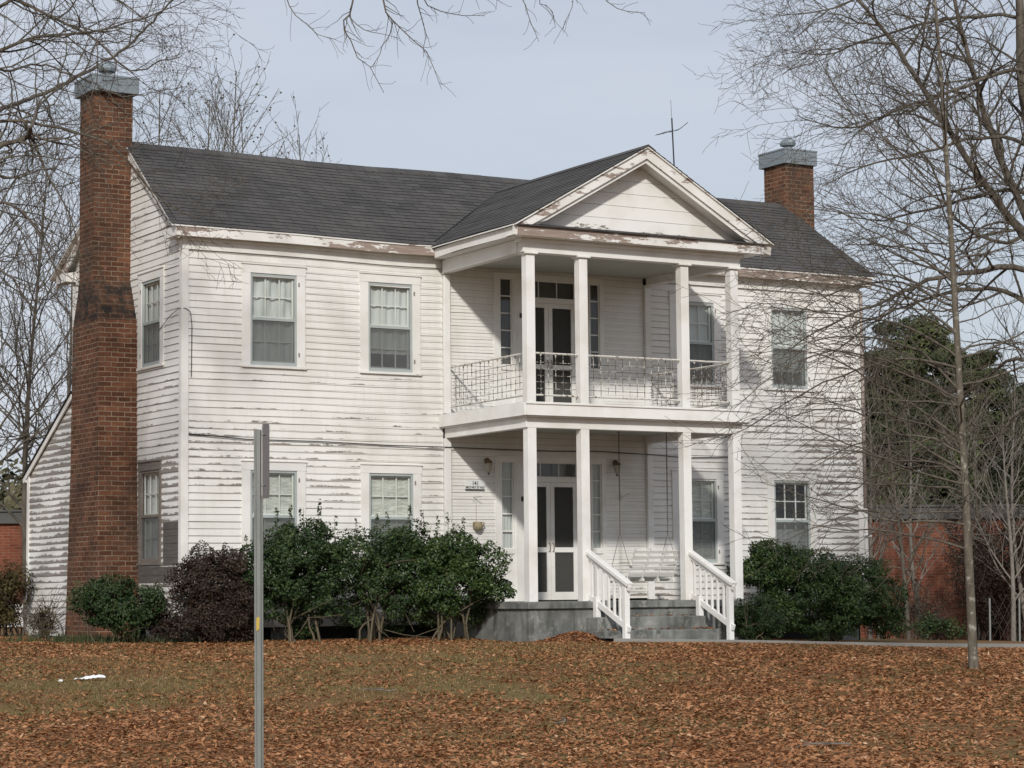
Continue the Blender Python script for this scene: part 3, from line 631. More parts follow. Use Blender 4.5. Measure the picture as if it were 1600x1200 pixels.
# ------------------------------------------------------------------ entrances
def entrance(z0, top, dz):
    """z0 floor; measured heights given for the lower one, dz lifts them"""
    ent = MB()
    x0, x1 = DOORX
    def b_(xa, xb, za, zb, o0=-.06, o1=.03, a=0.): ent.box(xa, xb, -o1, -o0, za, zb, a)
    b_(x0-.05, 6.43, z0, top); b_(6.69, 6.90, z0, top-.11); b_(8.10, 8.435, z0, top-.11); b_(8.66, x1+.05, z0, top)
    b_(6.43, 8.66, top-.11, top, -.06, .031); b_(6.90, 8.10, 2.868+dz, 2.965+dz, -.06, .028)
    zsl = 1.613+dz if dz < 1 else 5.078
    for (a, b) in ((6.43, 6.69), (8.435, 8.66)):
        b_(a, b, z0, zsl-.10, -.06, .012); b_(a-.01, b+.01, zsl-.10, zsl, -.06, .036); b_(a-.0, b+.0, z0+.001, z0+.14, -.0, .034)
    for xx in (6.72, 8.40): b_(xx, xx+.03, z0, top-.11, -.0, .05)
    o = ent.build('entrance_surround', M['paint_old'], H, .003)
    # sidelights and transom
    for (a, b) in ((6.43, 6.69), (8.435, 8.66)):
        mb = MB(); zt = top-.11; nz_ = 5
        for k_ in range(nz_+1):
            zz = zsl+(zt-zsl)*k_/nz_; mb.box(a, b, .012, .032, zz-.012, zz+.012)
        mb.box(a, a+.018, .0121, .0321, zsl, zt); mb.box(b-.018, b, .0121, .0321, zsl, zt)
        sl = mb.build('sidelight', M['paint_old'], H)
        MB().add([(a, .02, zsl), (b, .02, zsl), (b, .02, zt), (a, .02, zt)], [(0, 1, 2, 3)]).build('pane', M['glass'], sl, fix=False)
        vs = []; fs = []; n_ = 20
        for i in range(n_+1):
            u = a-.02+(b-a+.04)*i/n_; oo = .07+.012*math.sin(i*1.5); vs += [(u, oo, zsl-.02), (u, oo, zt+.02)]
        fs = [(2*i, 2*i+2, 2*i+3, 2*i+1) for i in range(n_)]
        MB().add(vs, fs).build('curtain', M['curtain'] if dz < 1 else M['darkwood'], sl)
        MB().box(a-.03, b+.03, .14, .2, zsl-.05, zt+.05).build('room', M['dark'], sl)
    mb = MB(); za, zb = 2.965+dz, top-.11
    for xx in (6.90, 7.29, 7.70, 8.085): mb.box(xx, xx+.016, .012, .032, za, zb)
    mb.box(6.9, 8.1, .0121, .0321, za, za+.015); mb.box(6.9, 8.1, .0121, .0321, zb-.015, zb)
    tr_ = mb.build('transom', M['paint_old'], H)
    MB().add([(6.9, .02, za), (8.1, .02, za), (8.1, .02, zb), (6.9, .02, zb)], [(0, 1, 2, 3)]).build('pane', M['glass'], tr_, fix=False)
    MB().box(6.9, 8.1, .10, .13, za-.03, zb+.03).build('room', M['darkwood'], tr_)
    # two screen doors
    zt = 2.865+dz; zl = z0+.02
    for (a, b, hs) in ((6.905, 7.497, 1), (7.503, 8.095, -1)):
        mb = MB(); s_ = .085; yo0, yo1 = -.012, .024
        g = ((zl+.15, 1.54-.62+z0), (1.635-.62+z0, zt-.085))
        mb.box(a, a+s_, yo0, yo1, zl, zt); mb.box(b-s_, b, yo0, yo1, zl, zt)
        for (q0, q1) in ((zl, g[0][0]), (g[0][1], g[1][0]), (g[1][1], zt)): mb.box(a+s_, b-s_, yo0+.001, yo1-.001, q0, q1)
        dr = mb.build('screen_door', M['paint_old'], H, .003)
        for (q0, q1) in g: MB().add([(a+s_, .005, q0), (b-s_, .005, q0), (b-s_, .005, q1), (a+s_, .005, q1)], [(0, 1, 2, 3)]).build('screen', M['dscreen'], dr, fix=False)
        hx = b-.04 if hs == 1 else a+.04; hz = g[0][1]+.08
        MB().tube([(hx, -.012, hz-.07), (hx, -.05, hz-.05), (hx, -.055, hz+.03), (hx, -.05, hz+.08), (hx, -.012, hz+.1)], .009, 6).build('handle', M['brass'], dr, smooth=True)
    mb = MB(); mb.box(6.88, 8.12, .09, .13, z0, zt+.1)
    for a in (6.93, 7.53): mb.box(a+.08, a+.46, .075, .089, z0+.2, z0+.85); mb.box(a+.08, a+.46, .075, .089, z0+1.0, z0+2.1)
    mb.build('inner_door', M['darkwood'], H)
    mb = MB()
    for xx in (6.865, 8.115): MB().box(xx-.02, xx+.02, -.052, -.031, z0+1.88, z0+1.97).build('door_hinge', M['black'], H)
    pass
entrance(.62, 3.35, 0.)
entrance(4.10, 6.83, 3.425)
# ------------------------------------------------------------------ porch
XL, XR, PF = 5.107, 9.933, -3.138
MB().box(XL-.02, XR+.02, PF-.03, -.0, .50, .62).build('porch_floor', M['conc'], H, .012)
MB().box(XL+.03, XR-.03, PF+.03, -.01, -.25, .50).build('porch_base', M['conc'], H, .01)
mb = MB(); mb.box(6.30, 8.60, -3.50, PF+.03, -.2, .345); mb.build('step', M['conc'], H, .02)
mb = MB(); mb.box(6.22, 8.64, -3.86, -3.50, -.2, .115); mb.build('step', M['conc'], H, .02)
mb = MB(); mb.box(XL, XR, PF, -.01, 4.075, 4.10)
mb.build('balcony_floor', M['floor'], H)
mb = MB(); mb.box(XL-.0, XR, PF-.02, PF+.02, 3.863, 4.095); mb.box(XL-.02, XL+.02, PF+.02, -.03, 3.8631, 4.0949); mb.box(XR-.02, XR+.02, PF+.02, -.03, 3.8631, 4.0949)
mb.box(XL-.02, XR+.02, PF-.045, PF-.02, 4.06, 4.10)
mb.build('balcony_fascia', M['col'], H, .006)
mb = MB(); mb.box(XL+.09, XR-.09, -2.99, -2.81, 3.66, 3.86); mb.box(XL+.10, XL+.26, -2.81, -.02, 3.661, 3.859); mb.box(XR-.26, XR-.10, -2.81, -.02, 3.661, 3.859)
mb.box(XL+.02, XR-.02, PF+.02, -2.99, 3.845, 3.862); mb.box(XL+.02, XL+.10, -2.99, -.03, 3.845, 3.862); mb.box(XR-.10, XR-.02, -2.99, -.03, 3.845, 3.862)
mb.build('porch_beam', M['col'], H, .006)
MB().box(XL+.26, XR-.26, -2.81, -.02, 3.80, 3.83).build('porch_ceiling', M['ceil'], H)
CX = [5.2323, 6.33, 8.524, 9.638]; CW = .172
for x_ in CX:
    MB().box(x_, x_+CW, -2.985, -2.985+CW, .622, 3.66).build('porch_column', M['col'], H, .006)
    MB().box(x_, x_+CW, -2.985, -2.985+CW, 4.10, 6.722).box(x_-.045, x_+CW+.045, -3.03, -2.985+CW+.045, 6.722, 6.75).build('porch_column', M['col'], H, .006)
# balcony railing of iron rods
def rail_run(p, q):
    p = Vector(p); q = Vector(q); L_ = (q-p).length; d_ = (q-p)/L_; mb = MB(); hz = 4.985; lz = 4.245
    mb.tube([p+Vector((0, 0, hz)), q+Vector((0, 0, hz))], .019, 6); mb.tube([p+Vector((0, 0, lz)), q+Vector((0, 0, lz))], .019, 6)
    r_ = mb.build('balcony_railing', M['iron'], H, smooth=False)
    g = MB(); n_ = int(L_/.15)
    for i in range(1, n_):
        b = p+d_*L_*i/n_; g.tube([b+Vector((0, 0, lz)), b+Vector((0, 0, hz))], .0062, 4)
    s0, s1 = (.16, .84) if L_ < 3 else (.1, .9)
    for k_ in range(1, 6):
        zz = lz+.60*k_/5.2
        g.tube([p+d_*.05+Vector((0, -.006, zz)), p+d_*(L_-.05)+Vector((0, -.006, zz))], .0055, 4)
    for i in range(1, n_, 2):
        b = p+d_*L_*i/n_; g.lathe(b+Vector((0, 0, hz-.06)), [(.002, 0), (.016, .012), (.016, .03), (.002, .045)], 6)
    g.build('rod_grid', M['rust'], r_)
yr = -2.90
rail_run((CX[0]+.08, -.09, 0), (CX[0]+.08, yr-.0, 0))
for a, b in ((CX[0]+CW, CX[1]), (CX[1]+CW, CX[2]), (CX[2]+CW, CX[3])): rail_run((a, yr, 0), (b, yr, 0))
rail_run((CX[3]+.09, yr+.1, 0), (CX[3]+.09, -.09, 0))
# upper entablature and pediment
AX0, AX1, AY = 4.895, 10.22, -3.26
mb = MB(); mb.box(5.16, 9.86, -3.0, -2.80, 6.752, 6.995); mb.box(5.14, 5.32, -2.80, -.09, 6.753, 6.994); mb.box(9.70, 9.88, -2.80, -.09, 6.753, 6.994)
mb.box(5.10, 9.92, -3.04, -2.80, 6.93, 6.996)
mb.build('porch_beam', M['col'], H, .006)
MB().box(5.32, 9.70, -2.80, -.02, 6.90, 6.93).build('porch_ceiling', M['ceil'], H)
mb = MB(); mb.box(AX0+.03, AX1-.03, AY+.03, -2.80, 6.998, 7.018); mb.box(AX0+.03, 5.32, -2.80, -.2, 6.998, 7.018); mb.box(9.70, AX1-.03, -2.80, -.2, 6.998, 7.018); mb.build('soffit', M['paint_old'], H)
def wear_strip(x0, x1, y0, y1, z0, z1, wf, name, mat, nseg=14):
    mb = MB()
    for j in range(nseg):
        a = Vector((x0, y0, 0)).lerp(Vector((x1, y1, 0)), j/nseg); b = Vector((x0, y0, 0)).lerp(Vector((x1, y1, 0)), (j+1)/nseg); wa, wb = wf(j/nseg), wf((j+1)/nseg)
        mb.add([(a.x, a.y, z0), (b.x, b.y, z0), (b.x, b.y, z1), (a.x, a.y, z1)], [(0, 1, 2, 3)], [wa-.05, wb-.05, wa+.03, wb+.03])
    dx = (y1-y0); nrm = Vector((-(y1-y0), (x1-x0), 0)).normalized()*.03
    mb.add([(x0, y0, z0), (x1, y1, z0), (x1+nrm.x, y1+nrm.y, z0), (x0+nrm.x, y0+nrm.y, z0)], [(0, 1, 2, 3)])
    return mb.build(name, mat, H, fix=False)
wear_strip(AX0, AX1, AY, AY, 7.0, 7.17, lambda t: .20-.17*t, 'fascia_board', M['fascia'])
wear_strip(AX0, AX0, -.25, AY, 7.005, 7.17, lambda t: -.1, 'fascia_board', M['fascia'])
wear_strip(AX1, AX1, AY, -.25, 7.005, 7.17, lambda t: -.05, 'fascia_board', M['fascia'])
# shelf roof at the foot of the tympanum
mb = MB(); mb.add([(AX0-.05, AY-.05, 7.19), (AX1+.05, AY-.05, 7.19), (AX1-.15, -2.88, 7.285), (AX0+.15, -2.88, 7.285), (AX0-.05, AY-.05, 7.168), (AX1+.05, AY-.05, 7.168), (AX1-.15, -2.88, 7.2), (AX0+.15, -2.88, 7.2)],
    [(0, 1, 2, 3), (0, 4, 5, 1), (4, 7, 6, 5), (0, 3, 7, 4), (1, 5, 6, 2)], .0, [(0, .1), (5, .1), (5, .13), (0, .13)]*2); mb.build('cornice_ledge', M['roof'], H)
PX, PZ, PE0, PE1, PEZ = 7.62, 8.80, 4.82, 10.42, 7.20
def prz(x): return PZ-(PZ-PEZ)*abs(x-PX)/(PX-PE0)
# tympanum boards
mb = MB(); z_ = 7.26; k_ = 0
TY = -2.90
while z_ < 8.62:
    zt = min(z_+.235, 8.66); f_ = lambda z: (8.66-z)/(PZ-PEZ)*(PX-PE0)
    hb, ht = f_(z_), max(.0, f_(zt)); wr_ = .22 if k_ == 0 else (.02 if k_ == 1 else -.1)
    mb.add([(PX-hb, TY, z_+.004), (PX+hb, TY, z_+.004), (PX+ht, TY+.007, zt), (PX-ht, TY+.007, zt), (PX-hb, TY+.02, z_+.004), (PX+hb, TY+.02, z_+.004)], [(0, 1, 2, 3), (4, 5, 1, 0)], [wr_+.1, wr_, wr_-.15, wr_-.15, 0, 0])
    z_ += .235; k_ += 1
mb.build('tympanum', M['tymp'], H, fix=False)
# raking cornice
mb = MB(); mi = MB()
for sg, xe in ((-1, PE0), (1, PE1)):
    xe2 = PX+sg*(PX-PE0)
    e0 = Vector((xe2, 0, PEZ-.02)); e1 = Vector((PX, 0, PZ-.03))
    for (mbx, yf, yb, t0, t1) in ((mb, -3.28, -3.24, 0., .17), (mi, -3.235, -3.19, .165, .235), (mi, -3.19, -2.90, .15, .20)):
        nq = 8
        for q in range(nq):
            a = e0.lerp(e1, q/nq); b = e0.lerp(e1, (q+1)/nq); vs = []
            for p_ in (a, b):
                for yy in (yf, yb):
                    for tt in (t0, t1): vs.append((p_.x, yy, max(p_.z-tt*1.16, 7.192 if yy < -3.2 else 7.0)))
            mbx.add(vs, [(0, 1, 3, 2), (4, 6, 7, 5), (0, 4, 5, 1), (2, 3, 7, 6), (0, 2, 6, 4), (1, 5, 7, 3)], (.06-.06*q/nq) if sg < 0 else -.02)
mb.build('rake_board', M['fascia'], H); mi.build('rake_moulding', M['paint'], H)
def pside(sg):
    xe = PX+sg*(PX-PE0); L_ = math.hypot(PX-PE0, PZ-PEZ); dx = -sg*(PX-PE0)/L_; dz = (PZ-PEZ)/L_; nx_, nz_ = -dz*(-sg)*-1, (PX-PE0)/L_
    nx_ = sg*dz
    return (lambda u, s, o: (xe+dx*s+nx_*o, u, PEZ+dz*s+nz_*o)), L_
mb = MB()
for sg in (-1, 1):
    P3, L3 = pside(sg)
    if sg < 0: shingles(mb, P3, lambda s: -3.33, lambda s: 2.2, 0, L3)
    else: shingles(mb, P3, lambda s: -3.33, lambda s: 2.2, 0, L3)
mb.build('porch_roof', M['roof'], H, fix=False)
mb = MB()
for sg in (-1, 1):
    xe = PX+sg*(PX-PE0-.01)
    mb.prism([(xe, -3.32, PEZ-.008), (PX, -3.32, PZ-.01), (PX, -3.32, PZ-.035), (xe, -3.32, PEZ-.032)], (0, 5.4, 0))
mb.build('roof_deck', M['fascia'], H)
mb = MB()
mb.add([(PX-.16, -3.335, prz(PX-.16)+.02), (PX-.16, 2.1, prz(PX-.16)+.02), (PX, 2.1, PZ+.025), (PX, -3.335, PZ+.025), (PX+.16, -3.335, prz(PX+.16)+.02), (PX+.16, 2.1, prz(PX+.16)+.02), (PX-.16, -3.335, prz(PX-.16)), (PX+.16, -3.335, prz(PX+.16)), (PX, -3.335, PZ-.01)],
       [(0, 1, 2, 3), (3, 2, 5, 4), (6, 0, 3, 8), (8, 3, 4, 7)], 0., [(.1, .05)]*9); mb.build('ridge_cap', M['roof'], H, fix=False)
for sg in (-1, 1):
    xa = PX+sg*(PX-PE0-.12); ya = -.16; xb = PX+sg*.06; yb = 1.97
    MB().tube([(xa, ya, 7.42+SL*ya+.012), ((xa+xb)/2, (ya+yb)/2, 7.42+SL*(ya+yb)/2+.015), (xb, yb, 7.42+SL*yb+.014)], .016, 5).build('valley_flashing', M['black'], H)
# stair handrails
def handrail(xc, lift):
    mb = MB(); t0, t1 = Vector((xc, -2.86, 1.53)), Vector((xc, -4.28, .90)); b0, b1 = Vector((xc, -2.96, .72)), Vector((xc, -4.26, .135))
    d_ = (t1-t0).normalized()
    mb.beam(t0, t1, .135, .06); mb.beam(t0-Vector((0, 0, .07)), t1-Vector((0, 0, .07)), .05, .085)
    hr = mb.build('stair_handrail', M['col'], H, .006)
    MB().beam(b0, b1, .05, .10).build('bottom_rail', M['col'], hr, .004)
    MB().box(xc-.05, xc+.05, -4.20, -4.10, float(gz(xc, -4.15))-.1, .86).build('post', M['col'], hr, .005)
    MB().box(xc-.05, xc+.05, PF-.14, PF-.035, .12, .70).build('post', M['col'], hr, .005)
    for i in range(1, 8):
        t = i/8+.03; a = t0.lerp(t1, t); b = b0.lerp(b1, t); b.y = a.y
        MB().box(xc-.02, xc+.02, a.y-.02, a.y+.02, b.z-.02, a.z-.09).build('baluster', M['col'], hr, .003)
    return hr
handrail(6.46, 0); hr2 = handrail(8.655, 0)
# ------------------------------------------------------------------ chimneys
def ring_body(mb, rings, a=None):
    """rings: (x0, x1, y0, y1, z)"""
    vs = []
    for (x0, x1, y0, y1, z) in rings: vs += [(x0, y0, z), (x1, y0, z), (x1, y1, z), (x0, y1, z)]
    fs = [(i*4+k, i*4+(k+1) % 4, i*4+4+(k+1) % 4, i*4+4+k) for i in range(len(rings)-1) for k in range(4)]
    n_ = len(rings)-1; fs += [(3, 2, 1, 0), (n_*4, n_*4+1, n_*4+2, n_*4+3)]
    mb.add(vs, fs, [q for q in (a or [0]*len(rings)) for _ in range(4)])
def flue(x, y, z, par):
    mb = MB(); mb.lathe((x, y, z+.01), [(.085, 0), (.085, .30)], 14); mb.lathe((x, y, z+.01), [(.11, 0), (.11, .02)], 14)
    mb.build('flue_pipe', M['galv'], par, smooth=False)
    mb = MB(); mb.lathe((x, y, z), [(.085, .21), (.165, .155), (.185, .205), (.15, .275), (.075, .335), (.01, .345)], 8); mb.build('flue_hood', M['galv'], par)
def cap(x0, x1, y0, y1, z0, z1, par):
    mb = MB(); mb.box(x0, x1, y0, y1, z0, z1-.015); mb.box(x0-.012, x1+.012, y0-.012, y1+.012, z1-.035, z1)
    mb.prism([(x0, y0, z1), (x1, y0, z1), ((x0+x1)/2, (y0+y1)/2, z1+.05)], (0, .001, 0)); mb.build('metal_cap', M['galv'], par, .006)
mb = MB(); ring_body(mb, [(-.83, -.0, 1.97, 3.62, -.2), (-.80, -.0, 2.0, 3.6, .5), (-.76, -.0, 2.08, 3.53, 3.), (-.745, -.0, 2.13, 3.50, 5.80)])
ring_body(mb, [(-.74, -.001, 2.16, 3.47, 5.80), (-.74, -.001, 2.17, 3.46, 5.86), (-.735, -.001, 2.40, 3.25, 6.42), (-.735, -.001, 2.46, 3.22, 6.52), (-.735, -.001, 2.47, 3.20, 6.6), (-.74, .01, 2.46, 3.19, 8.7), (-.745, .02, 2.46, 3.18, 10.07)], [.6, 1., 1., .6, .15, 0, .1])
ch = mb.build('chimney', M['brick'], H, .008)
cap(-.83, .085, 2.325, 3.26, 10.05, 10.36, ch); flue(-.37, 2.79, 10.36, ch)
mb = MB(); ring_body(mb, [(W+.05, W+.85, 2.2, 3.4, -.4), (W+.05, W+.83, 2.3, 3.3, 6), (W+.05, W+.823, 2.40, 3.18, 7), (W+.05, W+.823, 2.40, 3.18, 10.07)])
ch2 = mb.build('chimney', M['brick'], H, .008)
cap(W-.03, W+.855, 2.31, 3.26, 10.05, 10.38, ch2); flue(W+.43, 2.79, 10.38, ch2)
# ------------------------------------------------------------------ things on the house
def lantern(x, y, z, label):
    t = thing('wall_lantern', label, 'lantern', (x, y, z), 'porch wall lanterns')
    mb = MB(); mb.lathe((0, 0, .14), [(.001, -.06), (.05, -.05), (.055, 0), (.05, .05), (.001, .06)], 10, 1, .25); mb.tube([(0, 0, .14), (-.02, -.05, .20), (-.05, -.11, .20), (-.04, -.13, .15)], .010, 6); mb.lathe((-.04, -.13, .10), [(.005, .09), (.02, .06), (.07, .03), (.075, .0)], 10)
    mb.lathe((-.04, -.13, -.10), [(.004, -.03), (.015, -.01), (.025, .02)], 8)
    keep_ = mb.build('bracket', M['brass'], t, smooth=True)
    MB().lathe((-.04, -.13, -.08), [(.022, 0), (.05, .06), (.068, .13), (.066, .18)], 10).build('glass_shade', M['lampglass'], t, smooth=True)
    return t
lantern(6.11, -.02, 3.10, 'small brass wall lantern above the house number sign left of the door')
lantern(8.97, -.02, 3.12, 'small brass wall lantern on the clapboards right of the door')
sg = thing('house_number_sign', 'white house number plate reading 141 on the porch wall', 'sign', (5.845, -.025, 2.80))
pl = MB(); pl.prism([(-.215, -.012, -.085), (.19, -.012, -.085), (.205, -.012, .0), (.225, -.012, .075), (-.20, -.012, .085), (-.195, -.012, .0)], (0, .012, 0)); pl.build('plate', M['sign'], sg)
MB().box(-.215, .19, -.035, .0, -.10, -.086).build('ledge', M['black'], sg)
def text(name, s, size, loc, par, mat, sx=1.):
    c = bpy.data.curves.new(name, 'FONT'); c.body = s; c.size = size; c.align_x = 'CENTER'; c.extrude = .001; c.offset = .0015
    o = bpy.data.objects.new(name, c); COL.objects.link(o); bpy.context.view_layer.update()
    me = bpy.data.meshes.new_from_object(o.evaluated_get(bpy.context.evaluated_depsgraph_get())); bpy.data.objects.remove(o)
    q = bpy.data.objects.new(name, me); COL.objects.link(q); me.materials.clear(); me.materials.append(mat); q.parent = par; q.location = loc; q.rotation_euler = (math.pi/2, 0, 0); q.scale = (sx, 1, 1); return q
text('number', '141', .115, (0, -.0145, -.015), sg, M['black'], .85)
text('street_lettering', 'MILITARY ST NO', .058, (-.01, -.0145, -.072), sg, M['black'], .92)
pt = thing('wall_planter', 'pale pottery wall pot hanging on the porch clapboards below the number sign', 'planter', (5.865, -.09, 2.03))
MB().lathe((0, 0, -.06), [(.02, -.03), (.06, -.02), (.095, .03), (.10, .07), (.075, .11), (.085, .135), (.075, .135), (.06, .11)], 12).tube([(-.09, -.02, .0), (-.125, -.03, .04), (-.10, -.02, .07)], .013, 5).tube([(.09, -.02, .0), (.125, -.03, .04), (.10, -.02, .07)], .013, 5).build('pot', M['clay'], pt, smooth=True)
MB().tube([(0, .06, .08), (0, .07, .5)], .003, 4).build('wire', M['chain'], pt)
hk = thing('plant_hook', 'wire plant hook on the clapboards above the pottery pot', 'hook', (5.86, -.03, 2.58))
MB().tube([(-.08, 0, .06), (-.08, -.03, -.06), (-.05, -.03, -.08)], .006, 5).tube([(-.09, -.02, .0), (.06, -.10, .07)], .006, 5).tube([(-.08, -.02, .01), (.10, -.05, -.10)], .006, 5).build('bracket', M['paint'], hk)
hk2 = thing('plant_hook', 'white plant hook on the clapboards beside the swing chain', 'hook', (9.1, -.03, 2.62))
MB().tube([(0, 0, .05), (0, 0, -.08)], .011, 5).tube([(0, 0, -.02), (.03, -.2, .05), (.05, -.22, .03)], .010, 5).tube([(0, 0, .02), (-.06, -.06, .0)], .01, 5).build('bracket', M['paint'], hk2)
an = thing('tv_antenna', 'thin metal television antenna mast on the roof ridge', 'antenna', (12.3, 2.62, 9.17))
mb = MB(); mb.tube([(.02, 0, -.1), (-.05, 0, 1.65)], .017, 6); mb.tube([(.055, .0, 0), (.05, 0, .48)], .008, 5); mb.tube([(-.05, 0, 1.62), (-.07, 0, 2.05)], .005, 4); mb.box(-.03, .06, -.03, .03, .45, .60); mb.build('mast', M['black'], an)
mb = MB(); c0 = Vector((-.03, 0, 1.38)); mb.tube([c0+Vector((-.42, .0, -.12)), c0+Vector((.14, 0, .03)), c0+Vector((.40, 0, .22))], .007, 4)
for t in (-.32, -.22, -.12, .08): mb.tube([c0+Vector((t, -.22, t*.28+.01)), c0+Vector((t, .22, t*.28-.01))], .004, 4)
mb.build('boom', M['black'], an)
cb = []
for x_, z_ in ((.10, 5.80), (.16, 5.6), (.15, 4.9), (.12, 3.58)): cb.append((x_, -.055, z_))
tag(MB().tube([(-.05, 1.0, 5.5), (-.06, .4, 5.72), (-.06, .02, 5.80), (.03, -.06, 5.80), (.12, -.055, 5.74), (.15, -.05, 5.5), (.14, -.05, 4.6)], .007, 5).build('wall_cable', M['black']), 'dark cable looping round the upper left corner board', 'cable')
tag(MB().tube([(.10, -.05, 3.60), (1.2, -.045, 3.53), (2.6, -.05, 3.525), (4., -.045, 3.49), (5.2, -.10, 3.48), (6.3, -.05, 3.47), (7.5, -.06, 3.46), (8.6, -.05, 3.48), (9.74, -.095, 3.44), (10.6, -.045, 3.40), (12, -.045, 3.44)], .010, 5).build('wall_cable', M['black']), 'long dark cable strung along the clapboards between the two storeys', 'cable')
# porch swing
sw = thing('porch_swing', 'white slatted wooden swing bench hanging on chains from the porch ceiling', 'swing', (8.83, -1.2, 1.03))
s0, s1 = -.53, .53; ax_ = Vector
mb = MB()
for k_ in range(6):
    y_ = .36-.105*k_; mb.box(s0, s1, y_-.035, y_+.035, .0+.012*abs(k_-2), .022+.012*abs(k_-2))
mb.box(s0, s1, .37, .40, -.055, .02)
mb.build('seat', M['col'], sw, .003)
mb = MB()
for k_ in range(5):
    t = .12+.2*k_; c_ = Vector((0, -.19-.27*t, .03+.50*t)); mb.beam(c_+Vector((s0, 0, 0)), c_+Vector((s1, 0, 0)), .018, .062, (0, -.88, .47) if False else (0, -.47, .88))
mb.build('backrest', M['col'], sw, .003)
mb = MB()
for x_ in (s0+.02, -.17, .17, s1-.02):
    mb.beam((x_, -.17, -.0), (x_, -.475, .56), .022, .03, (0, 1, 0)); mb.beam((x_, -.22, -.03), (x_, .39, -.03), .035, .05)
mb.build('bench_frame', M['col'], sw, .003)
for x_ in (s0-.01, s1+.01):
    mb = MB(); mb.beam((x_, -.36, .25), (x_, .36, .23), .06, .022); mb.beam((x_, .30, -.04), (x_, .30, .22), .045, .045, (0, 1, 0)); mb.build('armrest', M['col'], sw, .003)
    mb = MB(); kn = Vector((x_, .0, .86)); top = Vector((x_, .0, 2.76))
    nl = 46
    for i in range(nl):
        a = kn.lerp(top, i/nl); b = kn.lerp(top, (i+.8)/nl); mb.box(a.x-(.012 if i % 2 else .004), a.x+(.012 if i % 2 else .004), a.y-(.004 if i % 2 else .012), a.y+(.004 if i % 2 else .012), a.z, b.z)
    mb.tube([kn, (x_, .30, .22)], .006, 4); mb.tube([kn, (x_, -.30, .24)], .006, 4)
    mb.build('chain', M['chain'], sw)
# ------------------------------------------------------------------ sign post in the foreground
pb = at(405, 1200, 15.7); ptp = at(403.5, 672, 15.7); zb = -.95
pbase = pb+(ptp-pb)*((zb-pb[2])/(ptp[2]-pb[2]))
sp = thing('sign_post', 'galvanised channel sign post seen edge-on in front of the house', 'sign', tuple(pbase))
vd = Vector((math.sin(YAW-.11), math.cos(YAW-.11), 0)); sd_ = Vector((vd.y, -vd.x, 0))
prof = [(-.031, .0), (-.029, -.008), (-.016, -.008), (-.012, -.034), (.012, -.034), (.016, -.008), (.029, -.008), (.031, .0), (.020, .0), (.015, -.027), (-.015, -.027), (-.020, .0)]
prof = [(a, b) for a, b in [(-.030, 0), (-.030, -.006), (-.017, -.010), (-.013, -.036), (.013, -.036), (.017, -.010), (.030, -.006), (.030, 0), (.014, -.004), (.009, -.030), (-.009, -.030), (-.014, -.004)]]
up_ = Vector(ptp-pbase); mb = MB(); mb.prism([sd_*a+vd*b for a, b in prof], up_)
mb.build('post', M['post'], sp, fix=True)
mb = MB(); pln = (vd*1.0+sd_*.145).normalized(); nrm = Vector((pln.y, -pln.x, 0)); c_ = up_+sd_*.028+vd*.02+Vector((0, 0, .03))
poly = [c_+pln*a+Vector((0, 0, b)) for a, b in ((-.03, .01), (.27, .035), (.30, .02), (.30, -.46), (.27, -.475), (-.03, -.49), (-.045, -.47), (-.045, -.01))]
mb.prism(poly, nrm*.006); mb.build('sign_plate', M['signback'], sp)
mb = MB(); 
for b_ in (-.06, -.40): MB().tube([c_+vd*-.05+Vector((0, 0, b_)), c_+Vector((0, 0, b_))+sd_*.02], .008, 6).build('bolt', M['post'], sp)
t_ = (985-668)/(1200-668.)
pm = up_*(1-t_*.83) if False else Vector(at(403.5, 970, 15.7)-pbase)
mb = MB(); mb.add([pm+sd_*a+vd*-.0385+Vector((0, 0, b)) for a, b in ((-.012, -.07), (.006, -.055), (.010, .05), (.0, .075), (-.008, .06), (-.013, .0))], [(0, 1, 2, 3, 4, 5)]); mb.build('paint_mark', M['yellow'], sp, fix=False)
# litter on the lawn
lp = gnd(140, 1064)
li = thing('plastic_litter', 'crumpled white plastic bag lying on the lawn', 'litter', tuple(lp))
q = random.Random(8); vs = []; fs = []; n_ = 16
for i in range(n_+1):
    for j in range(5):
        a = i/n_; vs.append(((a-.5)*.42+q.uniform(-.01, .01), (j-2)*.035+q.uniform(-.01, .01), .02+.05*math.sin(a*2.6)*(1-abs(j-2)/2.6)*(.3+a)+q.uniform(0, .02)))
for i in range(n_):
    for j in range(4): k_ = i*5+j; fs.append((k_, k_+5, k_+6, k_+1))
bg_ = MB().add(vs, fs).build('bag', M['plastic'], li, fix=False); bg_.rotation_euler = (0, 0, -YAW+.12)
MB().lathe((-.37, .1, .0), [(.001, .03), (.03, .025), (.035, .0)], 6).build('scrap', M['plastic'], li)
tx = np.concatenate([rs.uniform(6.4, 8.6, 45), rs.uniform(6.3, 8.6, 70), rs.uniform(8.3, 8.62, 40)]); ty = np.concatenate([rs.uniform(-3.48, -3.2, 45), rs.uniform(-3.84, -3.52, 70), rs.uniform(-3.84, -3.52, 40)]); tz = np.concatenate([np.full(45, .355), np.full(110, .125)]); n = len(tx)
tag(leaf_mesh('step_leaves', np.stack([tx, ty, tz+rs.rand(n)*.012], 1), np.stack([rs.normal(0, .3, n), rs.normal(0, .3, n), np.ones(n)], 1), rs.normal(size=(n, 3)), rs.uniform(.05, .10, n), rs.uniform(.025, .05, n), .2, np.clip(rs.normal(.5, .2, n), 0, 1), M['litter']), 'fallen brown leaves lying on the concrete stair treads', None, None, 'stuff')
